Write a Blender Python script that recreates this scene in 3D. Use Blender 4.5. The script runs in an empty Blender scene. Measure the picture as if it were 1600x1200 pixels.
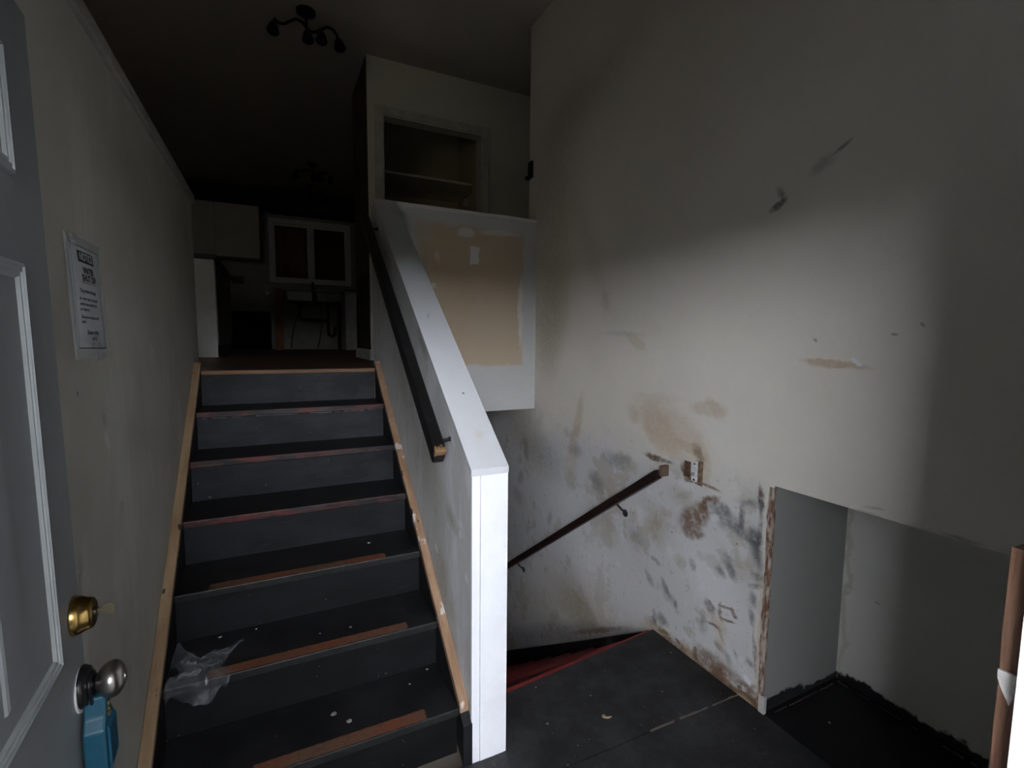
import bpy, bmesh, math, random
from mathutils import Vector, Matrix, noise as mnoise

EXPOSURE = 4.94
LEFT_X, LEFT_Y = -1.40, -0.80      # end of the unseen wall added outside, left of the door
RIGHT_X, RIGHT_Y = 0.80, -4.0  # end of the unseen wall added outside, right of the door
ROOF_BLOCK_Y, ROOF_BLOCK_Z, LOW_BLOCK_H = -1.8, 2.60, 1.62      # unseen roof and low wall added to limit the sky
FAR_BLOCK_Z = 2.3                       # top of the unseen far block added against the low sky
RAIL_Y0, RAIL_Z0, RAIL_Y1, RAIL_Z1 = 1.665, 1.088, 3.20, 2.275
DOOR_DEG = 3.0
DB_U, DB_Z, KN_Z = 0.914, 1.026, 0.893
NOTE = (1.345, 1.575, 1.462, 1.735)
FILL_CURTAIN = 0.10  # how much fill the added curtain lets through

S = bpy.context.scene
COL = S.collection
random.seed(7)
PI = math.pi

# ------------------------------------------------------------------ camera, sky, exposure
YAW, PITCH, ROLL, FPX, EYE = 0.4545, -0.0914, 0.0091, 758.83, 1.515
cd = bpy.data.cameras.new('camera')
cd.sensor_width = 36.0
cd.lens = FPX / 1600.0 * 36.0
cd.clip_start = 0.02
cam = bpy.data.objects.new('camera', cd)
COL.objects.link(cam)
S.camera = cam
R0 = Vector((math.cos(YAW), -math.sin(YAW), 0))
FW = Vector((math.cos(PITCH) * math.sin(YAW), math.cos(PITCH) * math.cos(YAW), math.sin(PITCH)))
U0 = R0.cross(FW)
RT = R0 * math.cos(ROLL) + U0 * math.sin(ROLL)
UP = -R0 * math.sin(ROLL) + U0 * math.cos(ROLL)
m3 = Matrix((RT, UP, -FW)).transposed()
cam.matrix_world = Matrix.Translation((0, 0, EYE)) @ m3.to_4x4()

S.view_settings.view_transform = 'Standard'
S.view_settings.look = 'None'
S.view_settings.gamma = 1.0
S.view_settings.use_curve_mapping = False
S.view_settings.exposure = EXPOSURE
W = bpy.data.worlds.new('sky')
S.world = W
W.use_nodes = True
bgn = W.node_tree.nodes['Background']
bgn.inputs['Color'].default_value = (0.93, 0.97, 1.05, 1)     # even overcast daylight
bgn.inputs['Strength'].default_value = 1.0
# the open doorway, marked as a portal so the overcast sky is sampled through it
ld = bpy.data.lights.new('doorway_portal', 'AREA')
ld.shape = 'RECTANGLE'
ld.size, ld.size_y = 0.92, 2.05
ld.cycles.is_portal = True
lo = bpy.data.objects.new('doorway_portal', ld)
lo.location = (0.165, -0.02, 1.02)
lo.rotation_euler = (PI / 2, 0, PI)        # a portal shines along its -Z: into the house (+Y)
COL.objects.link(lo)
# and an unseen curtained window, added for faint fill upstairs
WX0, WX1, WZ0, WZ1 = -3.3, -1.75, 2.20, 3.50
l2 = bpy.data.lights.new('fill_window_portal', 'AREA')
l2.shape = 'RECTANGLE'
l2.size, l2.size_y = WX1 - WX0, WZ1 - WZ0
l2.cycles.is_portal = True
lo2 = bpy.data.objects.new('fill_window_portal', l2)
lo2.location = ((WX0 + WX1) / 2, 0.0, (WZ0 + WZ1) / 2)
lo2.rotation_euler = (PI / 2, 0, PI)
COL.objects.link(lo2)

# ------------------------------------------------------------------ materials
MATS = {}
TONE = {'tan': (0.53, 0.42, 0.30), 'brn': (0.16, 0.09, 0.05), 'gry': (0.13, 0.125, 0.13),
        'blk': (0.03, 0.03, 0.035), 'olv': (0.34, 0.31, 0.22), 'wht': (0.80, 0.80, 0.83),
        'red': (0.22, 0.03, 0.03)}


class NT:
    """thin wrapper around a material's node tree"""
    def __init__(self, name, rough=0.7, metal=0.0, spec=0.3):
        self.m = bpy.data.materials.new(name)
        self.m.use_nodes = True
        self.t = self.m.node_tree
        self.b = self.t.nodes['Principled BSDF']
        self.b.inputs['Roughness'].default_value = rough
        self.b.inputs['Metallic'].default_value = metal
        self.b.inputs['Specular IOR Level'].default_value = spec
        self.co = self.n('ShaderNodeTexCoord').outputs['Object']

    def n(self, kind, **kw):
        nd = self.t.nodes.new(kind)
        for k, v in kw.items():
            setattr(nd, k, v)
        return nd

    def L(self, a, b):
        self.t.links.new(a, b)

    def put(self, sock, v):
        if hasattr(v, 'is_output'):
            self.L(v, sock)
        else:
            sock.default_value = v

    def noise(self, scale, detail=4, rough=0.6, vec=None, out='Fac'):
        nd = self.n('ShaderNodeTexNoise')
        nd.inputs['Scale'].default_value = scale
        nd.inputs['Detail'].default_value = detail
        nd.inputs['Roughness'].default_value = rough
        self.L(vec or self.co, nd.inputs['Vector'])
        return nd.outputs[out]

    def vm(self, op, a, b=None):
        nd = self.n('ShaderNodeVectorMath', operation=op)
        self.put(nd.inputs[0], a)
        if b is not None:
            self.put(nd.inputs[1], b)
        return nd.outputs['Value'] if op in ('LENGTH', 'DOT_PRODUCT') else nd.outputs['Vector']

    def ma(self, op, a, b=0.0, clamp=False):
        nd = self.n('ShaderNodeMath', operation=op, use_clamp=clamp)
        self.put(nd.inputs[0], a)
        self.put(nd.inputs[1], b)
        return nd.outputs[0]

    def rng(self, v, a, b, c=0.0, d=1.0, smooth=True):
        nd = self.n('ShaderNodeMapRange')
        nd.interpolation_type = 'SMOOTHSTEP' if smooth else 'LINEAR'
        self.put(nd.inputs[0], v)
        for i, x in enumerate((a, b, c, d)):
            nd.inputs[i + 1].default_value = x
        return nd.outputs[0]

    def mix(self, fac, a, b):
        nd = self.n('ShaderNodeMix', data_type='RGBA')
        self.put(nd.inputs[0], fac)
        self.put(nd.inputs[6], a if hasattr(a, 'is_output') else (*a, 1))
        self.put(nd.inputs[7], b if hasattr(b, 'is_output') else (*b, 1))
        return nd.outputs[2]

    def sep(self, v):
        nd = self.n('ShaderNodeSeparateXYZ')
        self.L(v, nd.inputs[0])
        return nd.outputs

    def bump(self, h, strength=0.3, dist=0.01):
        nd = self.n('ShaderNodeBump')
        nd.inputs['Strength'].default_value = strength
        nd.inputs['Distance'].default_value = dist
        self.L(h, nd.inputs['Height'])
        self.L(nd.outputs[0], self.b.inputs['Normal'])

    def scaled(self, s):
        return self.vm('MULTIPLY', self.co, s)

    def done(self, col):
        self.put(self.b.inputs['Base Color'], col if hasattr(col, 'is_output') else (*col, 1))
        return self.m


def plain(name, col, rough=0.6, metal=0.0, spec=0.3, var=0.12, scale=9.0, bump=0.0):
    if name in MATS:
        return MATS[name]
    t = NT(name, rough, metal, spec)
    f = t.rng(t.noise(scale), 0.3, 0.7)
    dark = tuple(c * (1 - var) for c in col)
    lite = tuple(min(1, c * (1 + var)) for c in col)
    if bump:
        t.bump(t.noise(scale * 12, 3), bump, 0.004)
    MATS[name] = t.done(t.mix(f, dark, lite))
    return MATS[name]


def wood(name, dark, lite, axis=1, rough=0.6, scale=6.0, spec=0.3):
    if name in MATS:
        return MATS[name]
    t = NT(name, rough, 0, spec)
    s = [scale * 6] * 3
    s[axis] = scale * 0.5
    f = t.rng(t.noise(1.0, 6, 0.65, t.scaled(tuple(s))), 0.3, 0.72)
    t.bump(f, 0.15, 0.002)
    MATS[name] = t.done(t.mix(f, dark, lite))
    return MATS[name]


def wall_paint(name, base, plane, marks=(), grime=0.10, fleck=None, rough=0.75, warp=(0.05, 0.02), bump=0.12, extra=None, even=False):
    """painted wall with stains, scrapes and filler that have a place of their own; plane picks the two wall axes"""
    t = NT(name, rough, 0, 0.25)
    co = t.co
    w1 = t.vm('MULTIPLY', t.vm('SUBTRACT', t.noise(6, 3, 0.6, None, 'Color'), (0.5, 0.5, 0.5)), (warp[0] * 2,) * 3)
    w2 = t.vm('MULTIPLY', t.vm('SUBTRACT', t.noise(26, 4, 0.65, None, 'Color'), (0.5, 0.5, 0.5)), (warp[1] * 2,) * 3)
    p = t.vm('ADD', t.vm('ADD', co, w1), w2)
    g = t.rng(t.noise(2.2, 5, 0.6), 0.35, 0.75)
    col = t.mix(g, base, tuple(c * (1 - grime) for c in base))
    fine = t.noise(38, 5, 0.7)
    col = t.mix(t.ma('MULTIPLY', t.rng(fine, 0.55, 0.8), 0.25), col, tuple(c * 0.82 for c in base))
    if extra:
        col = extra(t, col, p)
    for mk in marks:
        u0, v0, ru, rv, ang, tone, st, so = mk[:8]
        if st <= 0:
            continue
        a = math.radians(ang)
        ca, sa = math.cos(a), math.sin(a)
        i, j = plane
        c = [0, 0, 0]; c[i] = u0; c[j] = v0
        du = [0, 0, 0]; du[i] = ca / ru; du[j] = sa / ru
        dv = [0, 0, 0]; dv[i] = -sa / rv; dv[j] = ca / rv
        # small marks are warped less than broad ones
        src = p if rv > 0.02 else t.vm('ADD', co, w2) if rv > 0.008 else t.vm('ADD', co, t.vm('MULTIPLY', w2, (0.45,) * 3))
        q = t.vm('SUBTRACT', src, tuple(c))
        x = t.vm('DOT_PRODUCT', q, tuple(du))
        y = t.vm('DOT_PRODUCT', q, tuple(dv))
        if len(mk) > 8 and mk[8] == 'rect':
            d = t.ma('MAXIMUM', t.ma('ABSOLUTE', x), t.ma('ABSOLUTE', y))
        else:
            cb = t.n('ShaderNodeCombineXYZ')
            t.L(x, cb.inputs[0]); t.L(y, cb.inputs[1])
            d = t.vm('LENGTH', cb.outputs[0])
        k = t.rng(d, 1 - so, 1 + so * 0.7, st, 0.0)
        if tone in ('brn', 'gry', 'blk'):
            k = t.ma('MULTIPLY', k, t.rng(fine, 0.38, 0.52, 0.55, 1.0))
        elif tone in ('tan', 'olv') and not even:
            k = t.ma('MULTIPLY', k, t.rng(fine, 0.3, 0.6, 0.6, 1.0))
        col = t.mix(k, col, TONE[tone])
    t.bump(t.ma('ADD', t.noise(9, 4, 0.6), t.ma('MULTIPLY', fine, 0.35)), bump, 0.01)
    return t.done(col)


# ------------------------------------------------------------------ mesh building
class MB:
    def __init__(self):
        self.bm = bmesh.new()

    def box(self, x0, x1, y0, y1, z0, z1):
        v = [self.bm.verts.new((x, y, z)) for z in (z0, z1) for x, y in ((x0, y0), (x1, y0), (x1, y1), (x0, y1))]
        for f in ((3, 2, 1, 0), (4, 5, 6, 7), (0, 1, 5, 4), (1, 2, 6, 5), (2, 3, 7, 6), (3, 0, 4, 7)):
            self.bm.faces.new([v[i] for i in f])
        return self

    def prism(self, pts, axis, a, b):
        """extrude a 2D outline along axis from a to b"""
        def mk(p, t):
            q = list(p); q.insert(axis, t)
            return self.bm.verts.new(q)
        A = [mk(p, a) for p in pts]
        B = [mk(p, b) for p in pts]
        n = len(pts)
        self.bm.faces.new(A)
        self.bm.faces.new(list(reversed(B)))
        for i in range(n):
            self.bm.faces.new((A[i], B[i], B[(i + 1) % n], A[(i + 1) % n]))
        return self

    def tube(self, pts, r, seg=10, caps=True):
        pts = [Vector(p) for p in pts]
        rr = r if isinstance(r, (list, tuple)) else [r] * len(pts)
        rings = []
        up = Vector((0, 0, 1))
        for i, p in enumerate(pts):
            d = (pts[min(i + 1, len(pts) - 1)] - pts[max(i - 1, 0)]).normalized()
            if abs(d.dot(up)) > 0.95:
                up = Vector((1, 0, 0))
            x = d.cross(up).normalized()
            y = x.cross(d)
            up = y
            rings.append([self.bm.verts.new(p + (x * math.cos(2 * PI * k / seg) + y * math.sin(2 * PI * k / seg)) * rr[i]) for k in range(seg)])
        for a, b in zip(rings, rings[1:]):
            for k in range(seg):
                self.bm.faces.new((a[k], a[(k + 1) % seg], b[(k + 1) % seg], b[k]))
        if caps:
            self.bm.faces.new(list(reversed(rings[0])))
            self.bm.faces.new(rings[-1])
        return self

    def lathe(self, prof, origin, axis, seg=24, squash=None):
        """prof: list of (distance along axis, radius)"""
        o = Vector(origin); d = Vector(axis).normalized()
        x = d.cross(Vector((0, 0, 1)) if abs(d.z) < 0.9 else Vector((0, 1, 0))).normalized()
        y = d.cross(x)
        rings = []
        for h, r in prof:
            if r < 1e-5:
                rings.append([self.bm.verts.new(o + d * h)])
            else:
                rings.append([self.bm.verts.new(o + d * h + x * (math.cos(2 * PI * k / seg) * r) + y * (math.sin(2 * PI * k / seg) * r)) for k in range(seg)])
        for a, b in zip(rings, rings[1:]):
            for k in range(seg):
                ka, kb = k % len(a), k % len(b)
                la, lb = (k + 1) % len(a), (k + 1) % len(b)
                vs = []
                for v in (a[ka], a[la], b[lb], b[kb]):
                    if v not in vs:
                        vs.append(v)
                if len(vs) > 2:
                    self.bm.faces.new(vs)
        for ring, rev in ((rings[0], True), (rings[-1], False)):
            if len(ring) > 2:
                self.bm.faces.new(list(reversed(ring)) if rev else ring)
        return self

    def grid(self, rows):
        V = [[self.bm.verts.new(p) for p in r] for r in rows]
        for a, b in zip(V, V[1:]):
            for k in range(len(a) - 1):
                self.bm.faces.new((a[k], a[k + 1], b[k + 1], b[k]))
        return self

    def build(self, name, mat, parent=None, bevel=0.0, smooth=False, solid=0.0, loc=None, rough_edges=0.0):
        bmesh.ops.recalc_face_normals(self.bm, faces=self.bm.faces)
        if bevel:
            bmesh.ops.bevel(self.bm, geom=list(self.bm.edges), offset=bevel, segments=2, affect='EDGES', profile=0.5, clamp_overlap=True)
        me = bpy.data.meshes.new(name)
        self.bm.to_mesh(me)
        self.bm.free()
        if smooth:
            for p in me.polygons:
                p.use_smooth = True
        me.materials.append(mat)
        o = bpy.data.objects.new(name, me)
        COL.objects.link(o)
        if solid:
            sm = o.modifiers.new('solid', 'SOLIDIFY')
            sm.thickness = solid
        if parent:
            o.parent = parent
            o.matrix_parent_inverse = parent.matrix_basis.inverted()
        return o


def struct(o):
    o['kind'] = 'structure'
    return o


def tag(o, label, cat, group=None):
    o['label'] = label
    o['category'] = cat
    if group:
        o['group'] = group
    return o


def thing(name, label, cat, loc=(0, 0, 0), group=None):
    o = bpy.data.objects.new(name, None)
    o.empty_display_size = 0.1
    o.location = loc
    COL.objects.link(o)
    return tag(o, label, cat, group)


def copy_tree(o, delta, parent=None):
    c = o.copy()
    COL.objects.link(c)
    if parent is None:
        c.location = o.location + Vector(delta)
    else:
        c.parent = parent
        c.matrix_parent_inverse = o.matrix_parent_inverse.copy()
    for ch in list(o.children):
        copy_tree(ch, delta, c)
    return c

# stains and scrapes: (u, v, half length, half width, angle, tone, strength, softness) on each wall, metres
RW_MARKS = [(2.974, 2.28, 0.908, 0.3120, -83.0, 'olv', 0.49, 0.9),
(2.611, 3.004, 0.511, 0.1690, -12.0, 'olv', 0.42, 0.9),
(2.95, 1.626, 0.353, 0.1730, -77.0, 'olv', 0.49, 0.8),
(2.492, 2.033, 0.374, 0.0860, -117.0, 'olv', 0.21, 0.9),
(1.261, 2.07, 0.033, 0.0138, -122.0, 'gry', 0.60, 0.9),
(1.273, 2.035, 0.039, 0.0149, -29.0, 'gry', 0.95, 0.5),
(1.107, 2.135, 0.045, 0.0218, 148.0, 'gry', 0.36, 0.9),
(1.046, 2.175, 0.034, 0.0069, 153.0, 'gry', 0.66, 0.7),
(1.026, 1.441, 0.116, 0.0130, -176.0, 'tan', 0.75, 0.35),
(1.047, 1.441, 0.087, 0.0170, -179.0, 'tan', 0.60, 0.3),
(0.956, 1.45, 0.022, 0.0090, -157.0, 'wht', 0.80, 0.3),
(2.062, 1.51, 0.076, 0.0320, -148.0, 'tan', 0.45, 0.5),
(2.186, 1.554, 0.170, 0.0161, -178.0, 'gry', 0.18, 0.8),
(2.601, 1.0, 0.178, 0.0460, -78.0, 'tan', 0.60, 0.6),
(2.678, 0.713, 0.181, 0.0740, -81.0, 'tan', 0.40, 0.6),
(2.627, 0.798, 0.079, 0.0483, -177.0, 'gry', 0.42, 0.7),
(2.672, 0.585, 0.067, 0.0660, -67.0, 'olv', 0.49, 0.7),
(1.802, 1.087, 0.285, 0.1100, -164.0, 'tan', 0.50, 0.45),
(1.854, 1.056, 0.165, 0.0960, -141.0, 'tan', 0.50, 0.4),
(1.559, 1.208, 0.104, 0.0370, 173.0, 'tan', 0.65, 0.35),
(1.526, 1.218, 0.065, 0.0300, -133.0, 'tan', 0.50, 0.4),
(1.879, 1.227, 0.155, 0.0300, 178.0, 'tan', 0.30, 0.7),
(2.063, 1.115, 0.052, 0.0420, -116.0, 'tan', 0.50, 0.6),
(1.576, 0.967, 0.117, 0.0460, -102.0, 'tan', 0.55, 0.4),
(1.651, 1.011, 0.099, 0.0300, -168.0, 'tan', 0.50, 0.4),
(3.33, 0.754, 0.437, 0.1880, -158.0, 'olv', 0.63, 0.9),
(2.998, 0.645, 0.314, 0.1219, -170.0, 'gry', 0.30, 0.9),
(2.176, 0.831, 0.130, 0.0437, 177.0, 'gry', 0.54, 0.7),
(2.382, 0.653, 0.085, 0.0540, -162.0, 'gry', 0.54, 0.7),
(2.104, 0.836, 0.083, 0.0340, -153.0, 'olv', 0.49, 0.8),
(1.89, 0.914, 0.071, 0.0156, -178.0, 'brn', 0.98, 0.5),
(1.812, 0.915, 0.051, 0.0080, -177.0, 'gry', 0.84, 0.5),
(1.613, 0.863, 0.043, 0.0117, 175.0, 'brn', 0.96, 0.4),
(1.534, 0.861, 0.064, 0.0078, -174.0, 'brn', 0.72, 0.5),
(1.602, 0.991, 0.056, 0.0299, -120.0, 'brn', 0.60, 0.6),
(1.682, 0.885, 0.042, 0.0299, -115.0, 'brn', 0.96, 0.3),
(1.605, 0.703, 0.130, 0.0546, 141.0, 'brn', 0.90, 0.5),
(1.623, 0.616, 0.072, 0.0351, 163.0, 'brn', 0.90, 0.4),
(1.536, 0.783, 0.073, 0.0286, 148.0, 'brn', 0.96, 0.4),
(1.512, 0.764, 0.035, 0.0250, -155.0, 'wht', 0.60, 0.5),
(1.444, 0.748, 0.092, 0.0471, -163.0, 'gry', 0.72, 0.8),
(1.499, 0.728, 0.031, 0.0160, -176.0, 'wht', 0.50, 0.5),
(1.441, 0.788, 0.036, 0.0182, -160.0, 'blk', 0.42, 0.7),
(1.677, 0.76, 0.109, 0.0450, -175.0, 'olv', 0.42, 0.8),
(1.865, 0.601, 0.127, 0.0700, -149.0, 'olv', 0.42, 0.9),
(1.676, 0.778, 0.053, 0.0180, 157.0, 'olv', 0.49, 0.7),
(1.359, 0.779, 0.074, 0.0149, -90.0, 'gry', 0.84, 0.8),
(1.321, 0.849, 0.063, 0.0161, 173.0, 'gry', 0.60, 0.9),
(1.365, 0.72, 0.042, 0.0276, -142.0, 'gry', 0.66, 0.8),
(1.285, 0.669, 0.088, 0.0253, -101.0, 'gry', 0.90, 0.8),
(1.274, 0.875, 0.055, 0.0138, -97.0, 'gry', 0.95, 0.5),
(1.272, 0.735, 0.106, 0.0115, -88.0, 'gry', 0.72, 0.7),
(1.28, 0.903, 0.034, 0.0091, -96.0, 'brn', 0.60, 0.5),
(1.32, 0.697, 0.032, 0.0169, -111.0, 'blk', 0.54, 0.7),
(1.288, 0.71, 0.036, 0.0247, -104.0, 'blk', 0.48, 0.8),
(1.454, 0.502, 0.025, 0.0208, -157.0, 'blk', 0.72, 0.7),
(1.398, 0.534, 0.044, 0.0260, -127.0, 'blk', 0.72, 0.7),
(1.418, 0.577, 0.037, 0.0172, -133.0, 'gry', 0.48, 0.9),
(1.266, 0.558, 0.037, 0.0234, 180.0, 'blk', 0.60, 0.6),
(1.273, 0.516, 0.040, 0.0115, 157.0, 'gry', 0.72, 0.6),
(1.281, 0.452, 0.034, 0.0221, -112.0, 'blk', 0.60, 0.7),
(1.288, 0.378, 0.041, 0.0149, -105.0, 'gry', 0.72, 0.8),
(1.323, 0.553, 0.091, 0.0570, 171.0, 'olv', 0.35, 0.8),
(1.501, 0.302, 0.037, 0.0242, -129.0, 'gry', 0.90, 0.6),
(1.494, 0.322, 0.025, 0.0130, -140.0, 'brn', 0.96, 0.4),
(1.444, 0.329, 0.032, 0.0104, -85.0, 'brn', 0.98, 0.3),
(1.414, 0.349, 0.044, 0.0065, 168.0, 'brn', 0.98, 0.3),
(1.371, 0.343, 0.025, 0.0104, -129.0, 'brn', 0.98, 0.3),
(1.405, 0.295, 0.044, 0.0065, 166.0, 'brn', 0.96, 0.3),
(1.442, 0.295, 0.030, 0.0104, -124.0, 'brn', 0.84, 0.4),
(1.454, 0.252, 0.051, 0.0280, -160.0, 'tan', 0.60, 0.6),
(1.429, 0.198, 0.088, 0.0340, -90.0, 'tan', 0.50, 0.7),
(1.531, 0.209, 0.045, 0.0276, -100.0, 'gry', 0.42, 0.8),
(1.47, 0.236, 0.040, 0.0091, 179.0, 'brn', 0.84, 0.5),
(1.434, 0.217, 0.032, 0.0100, -107.0, 'olv', 0.84, 0.6),
(2.018, 0.438, 0.081, 0.0586, -153.0, 'gry', 0.30, 0.8),
(1.864, 0.522, 0.075, 0.0510, -133.0, 'olv', 0.35, 0.8),
(1.687, 0.443, 0.042, 0.0320, -126.0, 'olv', 0.63, 0.7),
(1.611, 0.463, 0.030, 0.0196, -117.0, 'gry', 0.72, 0.5),
(1.894, 0.261, 0.049, 0.0196, -134.0, 'gry', 0.54, 0.6),
(1.777, 0.269, 0.049, 0.0149, -128.0, 'gry', 0.60, 0.6),
(1.753, 0.23, 0.065, 0.0242, -157.0, 'gry', 0.42, 0.8),
(1.846, 0.078, 0.035, 0.0184, -105.0, 'gry', 0.60, 0.6),
(1.786, 0.09, 0.039, 0.0276, -148.0, 'gry', 0.66, 0.6),
(1.706, 0.215, 0.024, 0.0103, -99.0, 'gry', 0.60, 0.5),
(1.852, 0.377, 0.036, 0.0117, -171.0, 'blk', 0.48, 0.5),
(2.325, 0.412, 0.165, 0.1010, -160.0, 'olv', 0.56, 0.6),
(2.013, 0.34, 0.087, 0.0410, -132.0, 'tan', 0.20, 0.7),
(3.314, 0.656, 0.100, 0.0429, -111.0, 'blk', 0.36, 0.6),
(3.402, 0.415, 0.068, 0.0468, -63.0, 'blk', 0.36, 0.7),
(3.439, 0.246, 0.108, 0.0676, -171.0, 'brn', 0.30, 0.7),
(2.935, 0.242, 0.057, 0.0287, -78.0, 'gry', 0.48, 0.7),
(2.855, -0.418, 0.834, 0.1860, 161.0, 'olv', 0.49, 0.9),
(2.547, -0.263, 0.261, 0.1220, 177.0, 'olv', 0.70, 0.8),
(2.574, -0.157, 0.434, 0.1550, 174.0, 'olv', 0.42, 0.9),
(2.851, -0.588, 0.863, 0.0609, 149.0, 'gry', 0.42, 0.9),
(1.883, -0.004, 0.093, 0.0290, 162.0, 'tan', 0.50, 0.6),
(2.341, -0.284, 0.330, 0.0156, 148.0, 'brn', 0.66, 0.5),
(1.667, -0.006, 0.137, 0.0429, 180.0, 'brn', 0.60, 0.5),
(1.614, 0.016, 0.047, 0.0300, -138.0, 'tan', 0.60, 0.6),
(1.47, -0.028, 0.124, 0.0455, -178.0, 'brn', 0.98, 0.35),
(1.302, -0.005, 0.109, 0.0429, 172.0, 'brn', 0.90, 0.35),
(1.474, 0.057, 0.106, 0.0507, -175.0, 'brn', 0.72, 0.5),
(1.406, 0.064, 0.125, 0.0221, 175.0, 'brn', 0.48, 0.6),
(1.307, 0.066, 0.096, 0.0117, 158.0, 'brn', 0.60, 0.6),
(1.291, 0.095, 0.021, 0.0180, -143.0, 'wht', 0.80, 0.4),
(1.806, 0.018, 0.063, 0.0190, 171.0, 'tan', 0.50, 0.5),
(1.779, 0.028, 0.047, 0.0130, 163.0, 'brn', 0.72, 0.4),
(1.256, 0.046, 0.048, 0.0325, -170.0, 'brn', 0.84, 0.4),
(1.26, 0.022, 0.030, 0.0247, -158.0, 'brn', 0.72, 0.5),
(1.305, -0.001, 0.045, 0.0160, 171.0, 'tan', 0.50, 0.5),
(1.246, 0.317, 0.257, 0.0090, -91.0, 'tan', 0.60, 0.5),
(1.264, 0.231, 0.101, 0.0091, -96.0, 'brn', 0.60, 0.6),
(1.389, 0.118, 0.035, 0.0208, -120.0, 'blk', 0.36, 0.7),
(1.441, 0.153, 0.026, 0.0169, -142.0, 'blk', 0.42, 0.7),
(1.284, 0.174, 0.023, 0.0138, -140.0, 'gry', 0.60, 0.6),
(1.351, 0.167, 0.021, 0.0092, -120.0, 'gry', 0.48, 0.7),
(2.324, 1.845, 0.099, 0.0253, 40.0, 'gry', 0.00, 0.8),
(2.342, 1.744, 0.060, 0.0360, -102.0, 'olv', 0.35, 0.9),
(0.848, 1.542, 0.010, 0.0052, -175.0, 'blk', 0.48, 0.5),
(0.778, 1.57, 0.009, 0.0046, -125.0, 'gry', 0.54, 0.6),
(1.098, 1.522, 0.010, 0.0052, -132.0, 'blk', 0.48, 0.5),
(1.492, 1.093, 0.184, 0.1020, -137.0, 'wht', 0.20, 0.9),
(2.559, 0.304, 0.565, 0.2610, -156.0, 'wht', 0.35, 0.9),
(1.525, 0.433, 0.210, 0.1260, -137.0, 'wht', 0.30, 0.9),
(0.897, 0.953, 0.045, 0.0057, 177.0, 'gry', 0.36, 0.8),
(0.638, 0.96, 0.041, 0.0057, -179.0, 'gry', 0.42, 0.8),
(0.87, 0.976, 0.033, 0.0046, 171.0, 'gry', 0.36, 0.6)]
HW_MARKS = [(1.734, 1.351, 0.166, 0.044, -142.0, 'gry', 0.60, 0.8),
(2.12, 1.499, 0.087, 0.035, -141.0, 'brn', 0.4, 0.7),
(2.638, 1.666, 0.143, 0.054, -150.0, 'olv', 0.80, 0.8),
(2.142, 1.307, 0.274, 0.063, -152.0, 'wht', 0.50, 0.9),
(1.723, 1.148, 0.062, 0.009, -141.0, 'wht', 0.95, 0.5),
(1.718, 1.142, 0.02, 0.009, -138.0, 'wht', 0.95, 0.4),
(1.852, 1.04, 0.14, 0.075, -150.0, 'wht', 0.40, 0.9),
(1.715, 0.821, 0.081, 0.037, -162.0, 'olv', 0.60, 0.9),
(1.688, 0.716, 0.035, 0.02, -107.0, 'wht', 0.95, 0.4),
(1.771, 0.782, 0.016, 0.013, -166.0, 'wht', 0.95, 0.3),
(1.635, 0.839, 0.018, 0.011, -157.0, 'wht', 0.95, 0.4),
(1.631, 0.8, 0.018, 0.016, -147.0, 'wht', 0.95, 0.4),
(1.836, 0.509, 0.169, 0.095, -124.0, 'olv', 0.50, 0.9),
(1.635, 0.516, 0.156, 0.069, -102.0, 'wht', 0.50, 0.9),
(1.992, 0.929, 0.259, 0.153, -147.0, 'olv', 0.40, 0.9),
(1.925, 0.631, 0.027, 0.012, -152.0, 'wht', 0.95, 0.4),
(1.565, 0.663, 0.017, 0.014, -135.0, 'wht', 0.95, 0.4),
(1.546, 1.039, 0.053, 0.032, -112.0, 'wht', 0.80, 0.8),
(2.494, 1.286, 0.251, 0.117, -138.0, 'olv', 0.40, 0.9),
(1.708, 1.26, 0.072, 0.008, -149.0, 'wht', 0.95, 0.5),
(1.98, 1.498, 0.448, 0.014, -144.0, 'tan', 0.5, 0.5)]
LW_MARKS = [(1.826, 1.359, 0.074, 0.052, -48.0, 'wht', 0.15, 0.9),
(1.564, 1.248, 0.027, 0.016, -55.0, 'wht', 0.4, 0.7),
(1.55, 1.304, 0.024, 0.015, -42.0, 'gry', 0.3, 0.8),
(1.434, 1.447, 0.092, 0.017, -13.0, 'olv', 0.2, 0.9),
(1.532, 1.458, 0.025, 0.007, 41.0, 'tan', 0.5, 0.6),
(2.001, 2.009, 0.25, 0.098, -15.0, 'gry', 0.2, 0.9),
(1.938, 1.542, 0.388, 0.078, -11.0, 'wht', 0.12, 0.9),
(1.317, 0.992, 0.049, 0.024, -83.0, 'gry', 0.4, 0.8),
(1.308, 0.825, 0.044, 0.025, -90.0, 'wht', 0.35, 0.8),
(2.021, 1.151, 0.314, 0.068, -16.0, 'gry', 0.15, 0.9),
(1.256, 1.355, 0.019, 0.007, -69.0, 'gry', 0.3, 0.7),
(1.38, 1.385, 0.007, 0.005, -40.0, 'blk', 0.5, 0.5),
(1.654, 1.036, 0.02, 0.015, -68.0, 'gry', 0.3, 0.8),
(2.487, 0.664, 0.065, 0.027, -54.0, 'wht', 0.3, 0.6),
(2.132, 1.458, 0.049, 0.032, -51.0, 'wht', 0.2, 0.8)]

# ------------------------------------------------------------------ measured places (metres; landing floor z = 0, street door at y = 0)
F = 1.33                      # upper floor
RISE, RUN, TOPY = 0.19, 0.2544, 3.074
XL, XH1, XH2, XR = -0.395, 0.5907, 0.7185, 1.747
YEND, YO, YO2 = 1.5164, 3.188, 3.31
CEIL = 3.77

WHITE = (0.72, 0.71, 0.68)

def olive_low(t, col, p):
    return col

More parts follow.
